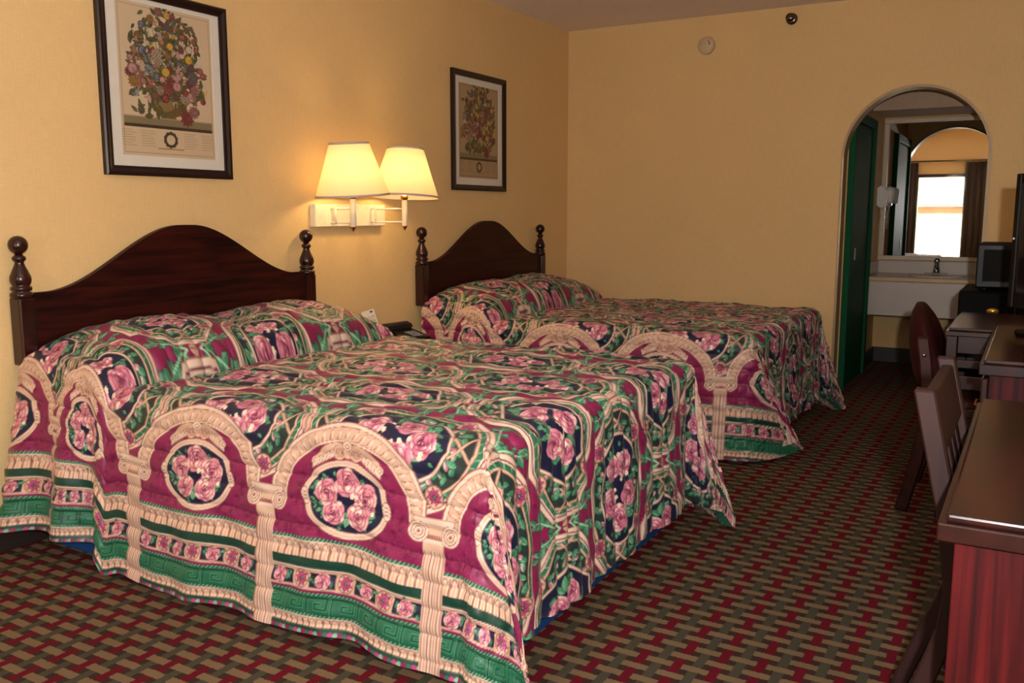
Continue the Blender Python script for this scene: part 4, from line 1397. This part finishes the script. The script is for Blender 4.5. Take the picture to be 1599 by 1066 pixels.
# small refrigerator and microwave beyond the farther desk
M_appl = mat('matte_black_enamel', (10, 9, 10), .7, spec=.08)
fr = thing('mini_refrigerator', 'low black refrigerator with oval badge beyond the farther desk', 'refrigerator', (2.955, 4.86, 0))
box('cabinet', (-.248, -.23, .02), (.248, .25, .80), M_appl, fr, .006)
dd = box('door', (-.248, -.275, .03), (.248, -.232, .798), M_appl, fr, .010, 3)
for sx in (-.2, .2):
    for sy in (-.18, .2):
        lathe('foot', [(.018, 0), (.018, .021)], M_black, fr, 12, (sx, sy, 0))
me_ = lathe('badge', [(.026, 0), (.026, -.004), (1e-6, -.0045)], mat('gold_badge', (196, 150, 60), .3, metal=.8), dd, 28, (-.105, -.275, .715), 'Y')
me_.scale = (1, 1, 1)
for v in me_.data.vertices: v.co.z = .715 + (v.co.z - .715) * .55
box('reflection_strip', (-.018, -.281, .55), (-.011, -.2752, .78), M_chrome, dd, .001)  # chrome strip added to stand for the bright reflected edge on the door
mw = thing('microwave', 'black microwave oven on top of the low refrigerator', 'microwave', (2.985, 4.86, .80))
box('housing', (-.218, -.185, .012), (.218, .185, .215), M_appl, mw, .006)
dm = box('door', (-.216, -.205, .016), (.11, -.1855, .213), M_bezel, mw, .005)
box('door_window', (-.190, -.2075, .045), (.075, -.2052, .190), mat('smoked_glass', (14, 11, 9), .6, spec=.08), dm)
box('control_panel', (.112, -.203, .016), (.216, -.1855, .213), M_appl, mw, .004)
for sx in (-.18, .18):
    for sy in (-.15, .15):
        lathe('foot', [(.010, 0), (.010, .013)], M_black, mw, 10, (sx, sy, 0))

# ------------------------------------------------------------------ wash alcove
d1 = bpy.data.objects.new('door_1', None); COL.objects.link(d1); d1.location = (AX0, 6.0, 0); struct(d1)
box('door_panel', (.001, .125, .008), (.022, .86, 1.735), M_green, d1, .003)
box('door_jamb', (.001, .862, 0), (.040, .93, 1.80), M_green, d1, .004)
box('door_head', (.001, .09, 1.737), (.040, .8615, 1.80), M_green, d1, .004)
box('door_jamb', (.001, .09, 0), (.040, .1245, 1.7365), M_green, d1, .004)
box('strike_plate', (.0225, .33, .845), (.0260, .375, .925), mat('steel_plate', (170, 170, 165), .3, metal=1.0), d1, .001)

ct = thing('vanity_counter', 'pale laminate wash counter with deep front apron in the alcove', 'counter', (2.69, 7.2, 0))
M_lam = mat('pale_grey_laminate', (196, 184, 172), .35, var=.05, vscale=8)
M_ctop = mat('tan_counter_laminate', (214, 180, 140), .22, var=.05, vscale=10)
box('counter_top', (-.758, -.295, .672), (.765, .278, .702), M_ctop, ct, .006)
box('apron', (-.758, -.285, .425), (.765, -.262, .671), M_lam, ct, .004)
box('backsplash', (-.758, .2785, .672), (.765, .2985, .795), M_lam, ct, .003)
box('side_splash', (-.7585, -.25, .703), (-.744, .278, .795), M_lam, ct, .003)
lathe('basin_rim', [(.185, .7025), (.190, .708), (.175, .709), (.150, .704), (.10, .703), (1e-6, .7028)], M_white, ct, 40, (-.30, -.02, 0))
fa = thing('faucet', 'chrome faucet on the wash counter below the mirror', 'faucet', (2.365, 7.40, .7025))
box('base_plate', (-.075, -.022, 0), (.075, .022, .014), M_chrome, fa, .006, 3)
lathe('body', [(.026, .012), (.024, .03), (.020, .055), (.016, .075), (.012, .082)], M_chrome, fa, 20)
tube('spout', [(0, -.01, .04), (0, -.05, .062), (0, -.10, .060), (0, -.115, .045)], .011, M_chrome, fa, 12)
lathe('handle', [(.008, .080), (.020, .088), (.022, .105), (.014, .118), (1e-6, .122)], M_chrome, fa, 20)

mi = thing('wall_mirror', 'large framed wall mirror above the wash counter', 'mirror', (2.69, AY, .80))
m, nt, b = base_mat('silvered_glass')
b.inputs['Base Color'].default_value = (.86, .87, .86, 1); b.inputs['Metallic'].default_value = 1.0; b.inputs['Roughness'].default_value = .015
tc = nt.nodes.new('ShaderNodeTexCoord'); nz = nt.nodes.new('ShaderNodeTexNoise'); nz.inputs['Scale'].default_value = 3.0; nz.inputs['Detail'].default_value = 5
nt.links.new(tc.outputs['Object'], nz.inputs['Vector'])
mr = nt.nodes.new('ShaderNodeMapRange'); mr.inputs[1].default_value = .5; mr.inputs[2].default_value = .8; mr.inputs[3].default_value = .012; mr.inputs[4].default_value = .06
nt.links.new(nz.outputs['Fac'], mr.inputs[0]); nt.links.new(mr.outputs[0], b.inputs['Roughness'])
mw_, mh_ = .752, 1.06
box('mirror_glass', (-mw_ + .03, -.010, .03), (mw_ - .03, -.004, mh_ - .03), m, mi)
for nm, lo, hi in (('frame_rail', (-mw_, -.022, 0), (mw_, -.0005, .032)), ('frame_rail', (-mw_, -.022, mh_ - .032), (mw_, -.0005, mh_)),
                   ('frame_stile', (-mw_, -.022, .0325), (-mw_ + .032, -.0005, mh_ - .0325)), ('frame_stile', (mw_ - .032, -.022, .0325), (mw_, -.0005, mh_ - .0325))):
    box(nm, lo, hi, M_offwhite, mi, .004)

hd = thing('hair_dryer', 'white wall-mounted hair dryer beside the mirror', 'hair dryer', (AX0, 7.36, 1.20))
wedge('cradle', [(.0, 0), (.06, .0), (.075, .03), (.07, .13), (.04, .16), (.0, .16)], -.045, .045, M_white, hd, .012)
lathe('nozzle', [(.024, 0), (.030, .04), (.034, .09), (.026, .115), (1e-6, .125)], M_white, hd, 20, (.085, 0, .03))
tube('cord', [(.03, .0, .003), (.035, .004, -.06), (.03, .012, -.12), (.012, .01, -.16), (.03, 0, -.09), (.05, -.01, .003)], .005, M_white, hd, 8)
ol = thing('wall_outlet', 'white outlet plate on the alcove side wall', 'outlet', (AX0, 7.09, 1.03))
box('plate', (.0005, -.036, 0), (.006, .036, .115), M_white, ol, .002)
for z in (.022, .065):
    box('socket', (.006, -.016, z), (.008, .016, z + .028), M_offwhite, ol, .001)

# ------------------------------------------------------------------ window dressing and outdoors (seen in the mirror)
M_drape = mat('brown_drape', (62, 48, 38), .9)
def drape(x0, x1, label):
    n = 60
    vs, fs = [], []
    for z in (.12, 1.95):
        for i in range(n + 1):
            u = i / n
            vs.append((x0 + (x1 - x0) * u, YB + .07 + .025 * math.sin(u * PI * 2 * (abs(x1 - x0) / .085)), z))
    for i in range(n): fs.append((i, i + 1, n + 2 + i, n + 1 + i))
    me = bpy.data.meshes.new('curtain'); me.from_pydata(vs, [], fs)
    o_ = link('curtain', me, M_drape, smooth=True)
    md = o_.modifiers.new('thickness', 'SOLIDIFY'); md.thickness = .004
    tag(o_, label, 'curtain', 'window curtains')
drape(1.02, WX0 - .005, 'brown curtain on the left side of the window behind the camera')
drape(WX1 + .005, 2.28, 'brown curtain on the right side of the window behind the camera')
rod = tube('curtain_rod', [(.95, YB + .07, 1.97), (2.35, YB + .07, 1.97)], .012, M_frame)
tag(rod, 'dark curtain rod above the window behind the camera', 'curtain rod')
for x in (.97, 2.33):
    box('bracket', (x - .01, YB, 1.962), (x + .01, YB + .07, 1.978), M_frame, rod)

ext = struct(box('ground', (-9, -16, -1.3), (12, YB - .1, -1.2), mat('pale_concrete', (206, 200, 190), .9)))
nb = thing('neighbouring_building', 'low pale building with shingle roof seen outside the window', 'building', (1.5, -10.0, -1.2))
box('wall', (-7, -4, 0), (8, 0, 2.35), mat('pale_stucco', (226, 206, 168), .9), nb)
box('fascia', (-7.3, .001, 2.35), (8.3, .62, 2.52), mat('tan_fascia', (112, 68, 28), .8), nb)
bm = bmesh.new()
v = [bm.verts.new(p) for p in ((-7.4, .70, 2.52), (8.4, .70, 2.52), (8.4, -4, 4.2), (-7.4, -4, 4.2), (-7.4, .70, 2.60), (8.4, .70, 2.60), (8.4, -4, 4.28), (-7.4, -4, 4.28))]
for q in ((0, 1, 2, 3), (4, 7, 6, 5), (0, 4, 5, 1), (1, 5, 6, 2), (2, 6, 7, 3), (3, 7, 4, 0)):
    bm.faces.new([v[i] for i in q])
rf = link('roof', bm_mesh('roof', bm), mat('weathered_shingles', (96, 92, 84), .9, var=.1, vscale=6), nb)
